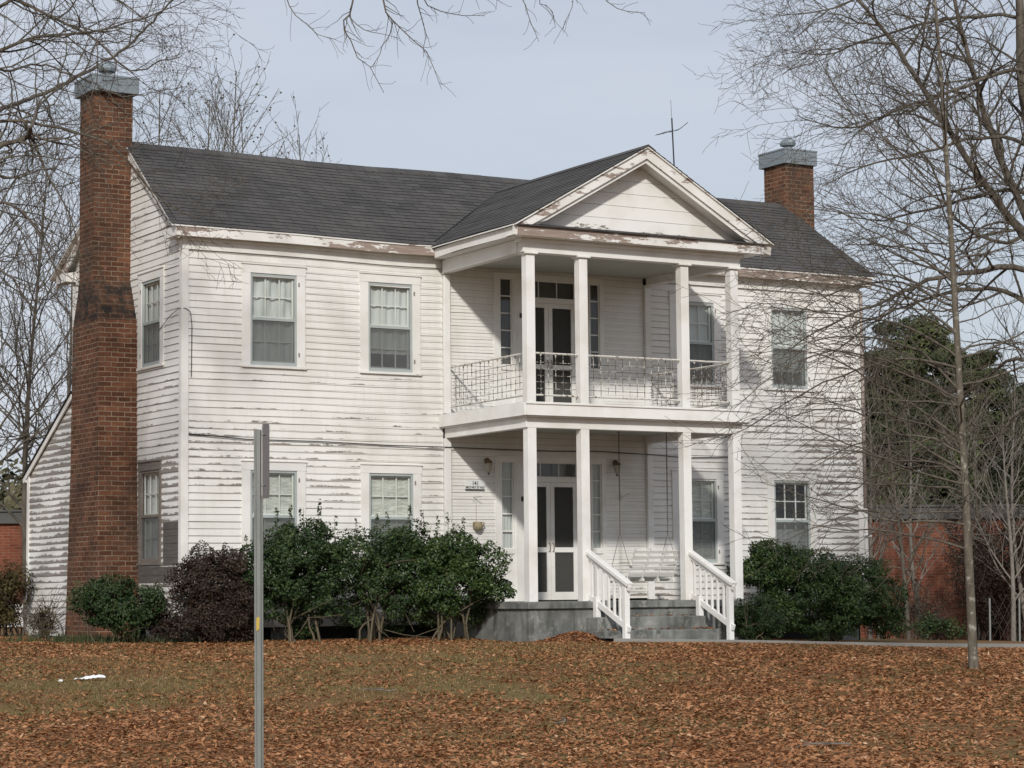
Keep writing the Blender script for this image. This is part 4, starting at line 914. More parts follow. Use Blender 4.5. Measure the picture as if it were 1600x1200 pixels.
for j, (u, v, lb) in enumerate(((868, 1135, 'long forked grey twig lying in the leaves below the porch'), (1330, 1172, 'short bent twig lying in the leaves at lower right'), (620, 1085, 'thin dry twig on the grassy patch right of the sign post'))):
    p = gnd(u, v); tw = thing('fallen_twig', lb, 'twig', tuple(p), 'twigs on the lawn'); q = random.Random(j+4); mb = MB(); a = q.uniform(0, 3); pts_ = []
    for k_ in range(7): pts_.append((math.cos(a)*.10*k_, math.sin(a)*.10*k_, .035+q.uniform(0, .03))); a += q.uniform(-.25, .25)
    mb.tube(pts_, [.010, .009, .008, .007, .006, .005, .004], 5)
    for k_ in (2, 4): mb.tube([pts_[k_], (pts_[k_][0]+q.uniform(-.1, .1), pts_[k_][1]+q.uniform(.05, .14), .07), (pts_[k_][0]+q.uniform(-.15, .15), pts_[k_][1]+.22, .06)], [.006, .004, .003], 4)
    mb.build('stick', M['bark_g'], tw)
n = 5200; x = np.concatenate([rs.uniform(-6, .3, n-1500), rs.normal(-.6, .9, 1500)]); y = np.concatenate([rs.normal(1.2, 1.1, n-1500)-x[:n-1500]*.25, rs.normal(-.2, .35, 1500)])
kp = ~((x > -.05) & (y > -.05)) & (fbm(x, y, .8, 44) > -.15); x, y = x[kp], y[kp]; n = len(x); h = rs.uniform(.05, .20, n); an = rs.uniform(0, 6.28, n); z = gz(x, y)
V = np.stack([np.stack([x-.009*np.cos(an), y-.009*np.sin(an), z], 1), np.stack([x+.009*np.cos(an), y+.009*np.sin(an), z], 1), np.stack([x+rs.normal(0, .06, n), y+rs.normal(0, .06, n), z+h], 1)], 1).reshape(-1, 3); i = np.arange(n)*3
tag(np_mesh('wall_weeds', V, np.stack([i, i+1, i+2], 1), M['weeds'], None, {'rnd': np.repeat(np.clip(rs.normal(.5, .25, n), 0, 1), 3)}), 'green weeds along the foot of the left gable and chimney', None, None, 'stuff')
def settle(o):
    for c_ in o.children:
        if c_.type == 'MESH':
            me = c_.data; bm = bmesh.new(); bm.from_mesh(me)
            le = [e for e in bm.edges if abs(e.verts[0].co.x-e.verts[1].co.x) > 1.5] if len(bm.verts) < 400 else []
            if le: bmesh.ops.subdivide_edges(bm, edges=le, cuts=12, use_grid_fill=True); bm.to_mesh(me)
            bm.free(); me.update(); n_ = len(me.vertices); co = np.empty(n_*3, np.float32); me.vertices.foreach_get('co', co); co = co.reshape(-1, 3)
            back = np.clip((co[:, 1]+1.2)/.9, 0, 1); f = np.clip(co[:, 2]/6.5, 0, 1.25)
            co[:, 2] -= (.036*np.exp(-((co[:, 0]-4.2)/1.5)**2))*f*back
            me.vertices.foreach_set('co', co.ravel()); me.update()
        settle(c_)
settle(H)
#@@PLANTS
# ------------------------------------------------------------------ trees
class Tubes:
    def __init__(s): s.V = []; s.F = []; s.n = 0
    def add(s, pts, r, sides):
        pts = np.asarray(pts, float); n = len(pts); r = np.asarray(r, float)
        t = np.empty_like(pts); t[1:-1] = pts[2:]-pts[:-2]; t[0] = pts[1]-pts[0]; t[-1] = pts[-1]-pts[-2]
        t /= np.linalg.norm(t, axis=1, keepdims=True)+1e-9
        md = pts[-1]-pts[0]; ref = np.eye(3)[np.argmin(np.abs(md))]
        a = np.cross(t, ref); a /= np.linalg.norm(a, axis=1, keepdims=True)+1e-9; b = np.cross(t, a)
        an = np.arange(sides)*2*math.pi/sides
        ring = pts[:, None]+(a[:, None]*np.cos(an)[None, :, None]+b[:, None]*np.sin(an)[None, :, None])*r[:, None, None]
        s.V.append(ring.reshape(-1, 3)); i = np.arange(n-1)[:, None]*sides; k = np.arange(sides)[None]; k2 = (k+1) % sides
        s.F.append(np.stack([i+k, i+k2, i+sides+k2, i+sides+k], -1).reshape(-1, 4)+s.n); s.n += n*sides
    def build(s, name, mat, parent):
        return np_mesh(name, np.concatenate(s.V), np.concatenate(s.F), mat, parent, smooth=True)
def unit(v): return v/(np.linalg.norm(v)+1e-9)
def smooth_path(P, n):
    P = np.asarray(P, float); m_ = len(P); t = np.linspace(0, m_-1, n); i = np.clip(t.astype(int), 0, m_-2); f = (t-i)[:, None]
    p0, p1, p2, p3 = P[np.clip(i-1, 0, m_-1)], P[i], P[i+1], P[np.clip(i+2, 0, m_-1)]
    return .5*((2*p1)+(-p0+p2)*f+(2*p0-5*p1+4*p2-p3)*f*f+(-p0+3*p1-3*p2+p3)*f**3)
class Tree:
    def __init__(s, seed, **kw):
        s.g = np.random.RandomState(seed); s.tr = Tubes(); s.br = Tubes()
        s.p = dict(gnarl=.16, trop=.02, minr=.0032, dens=(4.2, 5.5, 6.), angle=(.5, 1.1), ratio=(.35, .62), maxl=3, maxd=None, twig=.35, seg=.22, straight=0.); s.p.update(kw)
        s.tips = []
    def grow(s, p, d, L, r, lvl):
        q = s.p; g = s.g; n = int(np.clip(L/q['seg'], 4, 16)); P = [p]; d = unit(d)
        stp = L/n; wob = g.normal(0, q['gnarl'], (n, 3)); tr_ = q['trop'] if lvl < 2 else q['trop']*1.3
        for i in range(n):
            d = d+wob[i]; d[2] += tr_; d = d/math.sqrt(d@d); P.append(P[-1]+d*stp)
        P = np.array(P); re = max(q['minr']*.8, r*.28); R = r+(re-r)*np.linspace(0, 1, n+1)**.8
        s.br.add(P, R, 5 if r > .02 else 4 if r > .009 else 3)
        s.spawn(P, R, L, lvl)
    def spawn(s, P, R, L, lvl, start=.15, dens=None, down=0.):
        q = s.p; g = s.g
        if lvl >= q['maxl'] : s.tips.append(P[-1]); return
        nch = max(2, int(L*(dens or q['dens'][min(lvl, 2)])*g.uniform(.8, 1.2))); n = len(P)-1
        for k_ in range(nch):
            t = start+(1-start)*(k_+g.rand())/nch; f = t*n; i = min(int(f), n-1); p = P[i]+(P[i+1]-P[i])*(f-i); ax = unit(P[i+1]-P[i])
            rr = R[i]+(R[i+1]-R[i])*(f-i)
            side = unit(np.cross(ax, g.normal(size=3))); an = g.uniform(*q['angle']); d = ax*math.cos(an)+side*math.sin(an); d[2] -= down
            LL = L*g.uniform(*q['ratio'])*(1.15-.65*t)
            LL = max(LL, q['twig']*.5) if lvl < q['maxl']-1 else g.uniform(.4, 1.)*max(q['twig'], LL*.6)
            mx_ = (1.9, 1.1, .5)[min(lvl, 2)]*(q['twig']/.35); LL = min(LL, mx_)
            s.grow(p, d, LL, max(q['minr'], min(rr*.62, .006+LL*.009)), lvl+1)
    def limb(s, pts, r0, r1, lvl=0, sides=7, trunk=False, start=.1, dens=None, n=None, down=0., cap_l=99.):
        pts = np.asarray(pts, float); L = np.linalg.norm(np.diff(pts, axis=0), axis=1).sum(); n = n or max(8, int(L/.25))
        P = smooth_path(pts, n); P[1:-1] += s.g.normal(0, .012, (n-2, 3)); R = r0+(r1-r0)*np.linspace(0, 1, n)**.85
        (s.tr if trunk else s.br).add(P, R, sides)
        if dens != 0: s.spawn(P, R, min(L, cap_l), lvl, start, dens, down)
        return P, R
    def pods(s, n, size):
        tips = np.array(s.tips); tips = tips[s.g.permutation(len(tips))[:n]]
        for t in tips: s.br.add([t, t+[.0, 0, -size*.4], t+[0, 0, -size]], [size*.35, size*.6, size*.12], 5)
    def finish(s, name, label, loc, bark, group=None, cat='tree', bark2=None, tn='trunk', bn='branches'):
        t = thing(name, label, cat, tuple(loc), group)
        if s.tr.V: keep(s.tr.build(tn, bark, t), t)
        if s.br.V: keep(s.br.build(bn, bark2 or bark, t), t)
        return t
def px(pts, d): return [at(u, v, d+(q[0] if q else 0)) for (u, v, *q) in pts]
# slim oak on the lawn at right
e0 = gnd(1522, 1046); de = depth_of(e0)
T = Tree(11, trop=-.012, gnarl=.13, dens=(4.3, 5.2, 5.), ratio=(.34, .6), angle=(.45, 1.), twig=.34)
tp = px([(1523, 1060), (1521, 1040), (1515, 900), (1507, 740), (1497, 560), (1488, 400), (1479, 250), (1469, 100), (1456, -60), (1446, -190)], de)
P = smooth_path(tp, 40); R = np.interp(np.linspace(0, 1, 40), [0, .02, .05, .15, .4, .7, 1], [.15, .108, .083, .064, .048, .030, .008]); T.tr.add(P, R, 10)
g = T.g
for k_ in range(64):
    t = .25+.745*(k_+g.rand())/64; f = t*39; i = int(f); p = P[i]+(P[min(i+1, 39)]-P[i])*(f-i)
    az = g.uniform(0, 2*math.pi) if k_ % 3 else g.uniform(2.6, 3.9); el = np.interp(t, [.22, .4, .6, 1.], [.05, .30, .55, .95])+g.normal(0, .13)
    d = (_r*math.cos(az)+np.cross([0, 0, 1], _r)*math.sin(az))*math.cos(el)+np.array([0, 0, math.sin(el)])
    L_ = np.interp(t, [.22, .35, .6, 1.], [2.7, 3.2, 2.6, 1.5])*g.uniform(.7, 1.15); r_ = R[i]*.42*g.uniform(.6, 1)
    q_ = []; pp = p.copy(); dd = d.copy()
    for j in range(9):
        q_.append(pp.copy()); pp = pp+unit(dd)*L_/8; dd = dd+g.normal(0, .11, 3); dd[2] += np.interp(t, [.22, .4, .6], [-.045, -.02, .01])
    T.limb(q_, r_, .004, 1, 5, start=.18, dens=4.6)
for pts in ([(1503, 690), (1440, 640), (1370, 600, -.3), (1300, 560, -.5), (1230, 545, -.6), (1165, 560, -.6)], [(1505, 735), (1450, 700), (1390, 670, .3), (1320, 640, .6), (1250, 645, .7), (1180, 680, .8)],
            [(1500, 640), (1440, 590), (1370, 560, -.6), (1290, 550, -1), (1210, 585, -1.2), (1145, 640, -1.2)], [(1497, 560), (1440, 520), (1370, 500, .5), (1290, 490, .8), (1210, 475, .9), (1135, 490, .9)],
            [(1495, 520), (1430, 470), (1350, 440, -.4), (1270, 430, -.6), (1195, 445, -.6)], [(1508, 750), (1460, 722), (1400, 720, -.8), (1330, 705, -1.2), (1265, 725, -1.4)],
            [(1497, 575), (1420, 560), (1340, 575, .2), (1260, 610, .3), (1180, 660, .3), (1115, 690, .3)], [(1490, 440), (1420, 390), (1340, 350, .4), (1270, 312, .6)], [(1505, 710), (1440, 680), (1350, 690, .5), (1270, 730, .6)],
            [(1499, 610), (1430, 545), (1340, 525, -1), (1260, 535, -1.4), (1200, 560, -1.5)], [(1492, 480), (1400, 440, .8), (1310, 455, 1.2), (1230, 500, 1.4)]):
    T.limb(px(pts, de), .021, .004, 1, 5, start=.2, dens=4.4)
T.finish('oak_tree', 'slim bare oak with a straight speckled trunk standing on the lawn at right', e0, M['bark_l'], None, bark2=M['bark'])
# big bare oak beyond the right edge
T = Tree(23, trop=.0, gnarl=.17, dens=(3.8, 4.8, 5.), twig=.36, ratio=(.35, .6))
df = 36.; fb = gnd(1760, 1010)
T.limb([fb, *px([(1745, 900), (1735, 700), (1700, 520)], df)], .26, .17, trunk=True, dens=0, sides=12)
T.limb(px([(1700, 520), (1670, 430), (1640, 300), (1600, 150), (1594, 40), (1590, -120)], df), .15, .05, sides=9, dens=2.)
for pts, r0, r1 in (
    ([(1700, 520), (1640, 425), (1598, 365), (1555, 310), (1505, 235), (1450, 150), (1400, 70), (1340, 0), (1290, -60)], .085, .018),
    ([(1640, 430), (1600, 330), (1565, 250), (1530, 150), (1505, 60), (1480, -60)], .075, .025),
    ([(1700, 480), (1600, 420, -.5), (1520, 425, -1), (1450, 440, -1.3), (1380, 470, -1.5), (1310, 500, -1.5), (1235, 545, -1.2)], .06, .008),
    ([(1690, 560), (1600, 470), (1520, 450, .6), (1440, 470, 1), (1370, 500, 1.3), (1290, 560, 1.6)], .05, .008),
    ([(1690, 380), (1600, 300), (1520, 310, .5), (1440, 330, 1), (1360, 345, 1), (1290, 320, 1)], .04, .007),
    ([(1690, 200), (1600, 110), (1500, 140, -1), (1420, 165, -1.2), (1330, 200, -1.4), (1245, 180, -1.4)], .045, .006),
    ([(1690, 120), (1600, 30), (1480, 30, .8), (1360, 60, 1), (1290, 85, 1), (1225, 78, 1)], .04, .005),
    ([(1640, -40), (1500, -60), (1380, -20), (1290, 15), (1222, 24)], .04, .005),
    ([(1680, 300), (1600, 225), (1530, 215, -1), (1440, 240, -1.6), (1350, 260, -2), (1285, 290, -2)], .04, .006),
    ([(1600, 365), (1560, 380), (1490, 340), (1455, 260), (1400, 190), (1350, 130)], .035, .006),
    ([(1700, 620), (1600, 560), (1540, 590, 1), (1470, 620, 1.5), (1400, 640, 2)], .04, .006),
    ([(1700, 640), (1600, 640), (1560, 680, -1), (1500, 690, -1.5), (1450, 720, -2)], .03, .006)):
    T.limb(px(pts, df), r0, r1, 0, 7, start=.2)
T.finish('oak_tree', 'large bare oak leaning in from the right edge with thick grey limbs', fb, M['bark'])
# big bare oak beyond the left edge, with one limb running over the top of the view
T = Tree(37, trop=-.005, gnarl=.19, dens=(3.4, 4.6, 4.8), twig=.33, ratio=(.35, .62))
da = 35.; ab = gnd(-470, 1012)
T.limb([ab, *px([(-465, 900), (-450, 640), (-420, 420)], da)], .34, .24, trunk=True, dens=0, sides=12)
T.limb(px([(-420, 420), (-400, 200), (-370, 0), (-330, -200)], da), .22, .10, sides=10, dens=.8)
T.limb(px([(-420, 420), (-290, 360), (-150, 335)], da), .10, .07, sides=8, dens=.5)
T.limb(px([(-400, 200), (-260, 150), (-110, 95)], da), .08, .055, sides=8, dens=.5)
T.limb(px([(-370, 0), (-230, -30), (-90, -40)], da), .07, .05, sides=8, dens=.5)
for pts, r0, r1 in (
    ([(-150, 330), (-60, 210, 4), (0, 172, 7), (45, 155, 9), (100, 132, 9.5), (160, 100, 9.5), (215, 58, 9.5), (262, 8, 9), (300, -40, 9)], .062, .012),
    ([(-150, 340), (-60, 265), (0, 228), (42, 214), (53, 188), (66, 160, 4), (110, 120, 8), (140, 60, 9)], .055, .010),
    ([(48, 212), (62, 245), (85, 290), (112, 340), (126, 400)], .028, .006),
    ([(-150, 300), (-40, 205), (20, 188), (90, 200), (160, 222), (205, 258), (245, 305), (300, 340), (335, 322)], .034, .004),
    ([(-130, 150), (-30, 95), (40, 62), (130, 52), (220, 30), (300, -5)], .04, .006),
    ([(-90, -40), (0, -10), (70, 22), (150, 62), (205, 110), (260, 92), (288, 84)], .035, .004),
    ([(-100, 60), (0, 110, 6), (60, 100, 8), (120, 120, 8), (190, 150, 8), (250, 142, 8), (305, 132, 8)], .03, .004),
    ([(-150, 380), (-60, 330), (10, 318), (50, 350), (85, 420), (108, 480)], .034, .006),
    ([(-150, 420), (-50, 400), (10, 430), (50, 480), (80, 560)], .03, .006),
    ([(-90, -40), (20, -60), (120, -30), (200, 10), (260, 60)], .035, .005),
    ([(-140, 250), (-40, 260), (20, 280), (80, 262), (130, 285)], .03, .005),
    ([(-120, 90), (-20, 20), (60, -20), (120, -50)], .04, .012)):
    T.limb(px(pts, da), r0, r1, 0, 7, start=.12, dens=3.2 if pts[-1][0] > 200 and r0 > .05 else 4.4, cap_l=4.6)
lo = px([(-330, -200), (-100, -260), (150, -240), (350, -130), (560, -75, -2), (700, -55, -4), (850, -60, -5), (1000, -75, -6)], da)
T.limb(lo, .034, .016, 0, 7, dens=0)
for pts, r0, r1 in (
    ([(556, -75, -2), (549, 0, -2.2), (546, 25, -2.3), (537, 33, -2.3), (540, 48, -2.3), (548, 66, -2.4), (560, 90, -2.4), (578, 107, -2.4), (600, 145, -2.4)], .016, .004),
    ([(590, -72, -2), (597, 0, -2.4), (604, 22, -2.5), (614, 34, -2.5), (640, 52, -2.6), (660, 75, -2.7), (678, 100, -2.7), (690, 140, -2.7)], .016, .003),
    ([(614, 34, -2.5), (608, 55, -2.4), (595, 80, -2.3), (580, 106, -2.3)], .008, .004),
    ([(648, -62, -3), (652, 0, -3), (660, 30, -3), (664, 60, -3), (662, 90, -3)], .012, .003),
    ([(640, -62, -3), (662, 4, -3.2), (700, 20, -3.4), (728, 25, -3.4), (758, 25, -3.4)], .011, .003),
    ([(545, 25, -2.3), (560, 42, -2.5), (590, 50, -2.6), (625, 60, -2.8)], .008, .003),
    ([(420, -110, -1), (448, 0, -1.2), (470, 30, -1.3), (500, 55, -1.4), (525, 62, -1.4)], .010, .003),
    ([(820, -60, -5), (820, 0, -5), (828, 30, -5), (842, 65, -5)], .009, .003),
    ([(850, -60, -5), (840, -5, -5), (862, 15, -5), (868, 42, -5)], .008, .003),
    ([(900, -65, -5), (895, 0, -5), (880, 45, -5)], .006, .003),
    ([(930, -68, -5.5), (940, -10, -5.5), (975, 15, -5.5), (1008, 20, -5.5)], .008, .003),
    ([(690, -58, -4), (740, -8, -4), (770, -6, -4), (785, 5, -4)], .008, .003)):
    T.limb(px(pts, da), r0, r1, 2, 5, start=.12, dens=7.5)
T.finish('oak_tree', 'large bare oak reaching in from the left edge in front of the brick chimney', ab, M['bark'])
# generic upright bare tree
def bare_tree(u, vtop, d, seed, label, group, spread=.35, bark='bark', r0=.11, pods=0, nl=9, name='bare_tree', vb=None, twig=.45, lo=.25, sc=1.):
    base = at(u, 900, d); base[2] = float(gz(base[0], base[1])); top = at(u, vtop, d); Ht = top[2]-base[2]
    T = Tree(seed, trop=.03, gnarl=.12, dens=(2.6, 3., 3.2), twig=twig, minr=.006*sc, maxl=2, angle=(.35, .8), ratio=(.35, .6), seg=.35); g = T.g
    lean = g.normal(0, .05, 2); n = 14; P = np.array([base+np.array([lean[0]*t*Ht+.12*math.sin(t*5+seed), lean[1]*t*Ht+.1*math.sin(t*4+seed*2), Ht*t-.15*(t == 0)]) for t in np.linspace(0, 1, n)])
    R = r0*np.linspace(1, .12, n); T.tr.add(P, R, 7)
    for k_ in range(nl):
        t = lo+(.93-lo)*(k_+g.rand())/nl; f = t*(n-1); i = int(f); p = P[i]+(P[i+1]-P[i])*(f-i); az = g.uniform(0, 6.28)
        L_ = Ht*spread*g.uniform(.7, 1.15)*(1.2-.75*t); d_ = np.array([math.cos(az)*spread*1.8, math.sin(az)*spread*1.8, .75]); q_ = []; dd = unit(d_); pp = p.copy()
        for j in range(8): q_.append(pp.copy()); pp = pp+dd*L_/7; dd = unit(dd+g.normal(0, .1, 3)+np.array([0, 0, .05]))
        T.limb(q_, R[i]*.5, .008*sc, 0, 5, start=.15)
    T.spawn(P[8:], R[8:], Ht*.4, 0)
    if pods: T.pods(pods, .055)
    T.finish(name, label, base, M[bark], group)
for i, (u, v, s_) in enumerate(((252, 128, 1), (284, 170, 2), (322, 150, 3), (352, 96, 4), (402, 150, 5), (462, 196, 6))):
    bare_tree(u, v, 60+i % 3*3, 50+s_*7, ['slender bare tree close behind the left chimney', 'short bare seed-pod tree between the chimney and its taller neighbour', 'forked bare seed-pod tree above the left half of the roof', 'tallest bare seed-pod tree rising above the left half of the roof', 'bare tree with upright twigs above the middle of the left roof', 'low bare tree just over the ridge, farthest from the left chimney'][i], 'bare trees behind the house roof', .26, 'bark', .09, 40, 9, lo=.45)
bare_tree(535, 232, 66, 303, 'tip of a bare tree with seed pods just peeping over the roof ridge', 'bare trees behind the house roof', .12, 'bark', .06, 40, 6, lo=.6)
# spreading bare trees behind the left gable
for i, (u, v, d, sd2, lb) in enumerate(((-60, 150, 50, 71, 'spreading bare tree at the left edge behind the oak branches'), (40, 240, 54, 72, 'bare tree with dense grey twigs behind the lean-to roof'), (105, 300, 58, 73, 'bare tree half hidden behind the left chimney'))):
    bare_tree(u, v, d, sd2, lb, 'bare trees behind the lean-to', .42, 'bark', .085, 0, 26, twig=.6, lo=.2)
# thicket of thin trees by the right-hand brick wall
TH = ((1358, 640, 54, 'thin grey bare tree against the right corner of the house'), (1380, 590, 56, 'thin grey bare tree in front of the brick building, second from the house corner'), (1418, 560, 55, 'pale forked bare tree before the middle of the brick building'), (1445, 620, 57, 'leaning grey bare tree before the brick building left of the slim oak'),
      (1530, 600, 57, 'twiggy grey bare tree just right of the slim oak trunk'), (1556, 560, 58, 'grey bare tree between the slim oak trunk and the right edge'), (1580, 640, 54, 'short dark bare tree above the wire fence'), (1600, 580, 55, 'pale bare tree at the right edge above the dark brush'))
for i, (u, v, d, lb) in enumerate(TH):
    bare_tree(u, v, d, 120+i*3, lb, 'thin bare trees by the brick building', .36, ('bark_g', 'bark_g', 'bark')[i % 3], .065, 0, 14, lo=.15, twig=.6)
# ------------------------------------------------------------------ evergreens and far woods
def clump_cloud(g, n, lobes, shell=.22):
    """points on noisy ellipsoid lobes (cx,cy,cz,rx,ry,rz); returns P, outward"""
    wts = np.array([l[3]*l[5]+l[4]*l[5]+l[3]*l[4] for l in lobes]); k_ = g.choice(len(lobes), n, p=wts/wts.sum()); Lb = np.array(lobes)[k_]
    d = g.normal(size=(n, 3)); d /= np.linalg.norm(d, axis=1, keepdims=True); rr = 1-np.abs(g.normal(0, shell, n)); rr = np.where(g.rand(n) < .3, g.rand(n)**.4, rr); rr = np.clip(rr, .12, 1.05)
    P = Lb[:, :3]+d*Lb[:, 3:]*rr[:, None]
    return P, d
def noise3(P, s, off=0.): return np.array([mnoise.noise(Vector((a*s+off, b*s, c*s))) for a, b, c in P])
def evergreen(u, vtop, wpx, d, seed, label, group):
    g = np.random.RandomState(seed); base = at(u, 930, d); base[2] = float(gz(base[0], base[1])); top = at(u, vtop, d); Ht = top[2]-base[2]; rw = wpx/2*d/F_PX
    lobes = [(base[0], base[1], base[2]+Ht*t, rw*w_, rw*w_, Ht*.22) for t, w_ in ((.22, .80), (.42, .86), (.60, .80), (.76, .58))]
    for k_ in range(95):
        t = g.uniform(.10, .99); rad = rw*math.sqrt(max(.03, 1-(max(0., t-.45)/.56)**2)); a = g.uniform(0, 6.28); rr = rad*g.uniform(.5, .95); s_ = g.uniform(.5, 1.1)*(.17*rw+.25)
        lobes.append((base[0]+math.cos(a)*rr, base[1]+math.sin(a)*rr, base[2]+Ht*t-s_*.5, s_*1.15, s_*1.15, s_*.6))
    n = int(56000*max(1, (wpx/150)**1.3)); P, dr = clump_cloud(g, n, lobes, .2); nn = noise3(P, 1.3, seed)+.4*noise3(P, 3.4, seed+2); ok = nn > -.34; P = P[ok]; dr = dr[ok]; n = len(P)
    P[:, 2] = np.maximum(P[:, 2], base[2]+.1)
    t = thing('evergreen_tree', label, 'tree', tuple(base), group)
    tr = MB(); tr.tube([base+[0, 0, -.2], base+[.1, 0, Ht*.4], base+[0, .1, Ht*.85]], [.2, .14, .04], 8); keep(tr.build('trunk', M['bark'], t), t)
    keep(leaf_mesh('crown', P, dr+g.normal(0, .5, (n, 3))+[0, 0, .4], g.normal(size=(n, 3))+[0, 0, .3], g.uniform(.12, .30, n), g.uniform(.03, .075, n), .1, np.clip(.5+g.normal(0, .16, n)+.55*noise3(P, .55, seed+5), 0, 1), M['pine'], t), t)
for i, (u, v, w_, d, lb) in enumerate(((1425, 478, 235, 70, 'broad round-topped evergreen rising beside the right corner of the house'), (1538, 535, 170, 73, 'broad evergreen right of the slim oak trunk'), (1620, 590, 150, 75, 'lower evergreen at the right edge'), (1345, 640, 120, 80, 'low evergreen half hidden by the right corner of the house'))):
    evergreen(u, v, w_, d, 400+i, lb, 'evergreens beyond the brick building')
def far_wood(u0, u1, vtop, d, seed, label, n=22000):
    g = np.random.RandomState(seed); lobes = []
    for k_ in range(130):
        u = g.uniform(u0, u1); c = at(u, 900, d+g.uniform(-6, 10)); h = (925-vtop)/F_PX*d*g.uniform(.75, 1.05); s_ = h*g.uniform(.3, .5); lobes.append((c[0], c[1], h-s_+.5, s_*1.1, s_*1.1, s_))
        lobes.append((c[0], c[1], h*.35, s_*1.2, s_*1.2, h*.4))
    P, dr = clump_cloud(g, n, lobes, .15)
    tag(leaf_mesh('far_wood', P, dr+g.normal(0, .5, (n, 3)), g.normal(size=(n, 3)), g.uniform(.4, .9, n), g.uniform(.25, .5, n), .1, np.clip(.5+g.normal(0, .15, n)+.4*noise3(P, .25, seed), 0, 1), M['wood_far']), label, None, None, 'stuff')
far_wood(-420, 150, 705, 130, 7, 'olive wooded hillside far behind the left building')
far_wood(1250, 2050, 780, 120, 8, 'brown far-off woods behind the right building')
# ------------------------------------------------------------------ far buildings
def facing_box(mb, u0, u1, d, z0, z1, thick, off=0.):
    a = at(u0, 900, d); b = at(u1, 900, d); a[2] = b[2] = 0; dr = unit(b-a); bk = np.array([-dr[1], dr[0], 0]); a = a+bk*off; b = b+bk*off
    mb.prism([(a[0], a[1], z0), (b[0], b[1], z0), (b[0]+bk[0]*thick, b[1]+bk[1]*thick, z0), (a[0]+bk[0]*thick, a[1]+bk[1]*thick, z0)], (0, 0, z1-z0)); return a, b, bk
def far_building(u0, u1, d, h, label, band=False):
    c = at((u0+u1)/2, 900, d); c[2] = 0; t = thing('brick_building', label, 'building', tuple(c))
    mb = MB(); facing_box(mb, u0, u1, d, -1.5, h, 9.); keep(mb.build('wall', M['brick_far'], t), t)
    mb = MB(); facing_box(mb, u0-3, u1+3, d, h, h+.32, 9.3, -.12); keep(mb.build('parapet', M['parapet'], t, .02), t)
    mb = MB(); facing_box(mb, u0-2, u1+2, d, h+.32, h+.37, 9.4, -.17); keep(mb.build('coping', M['parapet'], t), t)
    if band: mb = MB(); facing_box(mb, u0, u1, d, -.3, .62, .1, -.04); keep(mb.build('base_band', M['paint'], t), t)
    return t
far_building(1290, 1640, 60, 2.55, 'long low red brick building with a dark parapet behind the slim oak')
far_building(-220, 70, 62, 2.72, 'red brick building with a white base left of the lean-to', True)
d = 74; b0 = at(1496, 930, d); b0[2] = -.4
lt = thing('street_lamp', 'white curved street lamp behind the brick building', 'lamp', tuple(b0))
mb = MB(); mb.tube([b0, at(1497, 800, d), at(1496.5, 752, d), at(1494, 742, d), at(1489, 738, d), at(1484, 737.5, d)], [.08, .07, .06, .05, .04, .04], 8); keep(mb.build('pole', M['plastic'], lt, smooth=True), lt)
mb = MB(); mb.tube([at(1496, 769, d), at(1487, 764, d)], .03, 6); keep(mb.build('arm', M['plastic'], lt), lt)
for u, v in ((1484, 739), (1486, 764.5)):
    mb = MB(); mb.lathe(at(u, v, d), [(.02, .05), (.12, .04), (.13, 0), (.05, -.03)], 10, 1.3, .8); keep(mb.build('lamp_head', M['plastic'], lt, smooth=True), lt)
# wire fence at the right
d = 52; fb0 = at(1547, 990, d); fb0[2] = float(gz(fb0[0], fb0[1]))
fe = thing('wire_fence', 'rusty wire fence with grey posts in the brush right of the slim oak', 'fence', tuple(fb0))
fa, fz = at(1535, 900, d), at(1720, 900, d); dr = unit(np.array([fz[0]-fa[0], fz[1]-fa[1], 0])); L_ = np.linalg.norm((fz-fa)[:2]); zg = float(fb0[2])
mb = MB()
for k_ in range(15): 
    for sg_ in (0, 1):
        a = fa+dr*(L_*k_/15); b = fa+dr*min(L_, L_*(k_+3)/15); mb.tube([(a[0], a[1], zg+.02+(1.0 if sg_ else 0)), (b[0], b[1], zg+.02+(0 if sg_ else 1.0))], .004, 3, False)
keep(mb.build('mesh', M['chain'], fe), fe)
for k_ in range(4):
    p = fa+dr*(L_*(k_+.2)/4); mb = MB(); mb.tube([(p[0], p[1], zg-.2), (p[0]+.02, p[1], zg+.95)], .022, 7); keep(mb.build('post', M['post'], fe), fe)
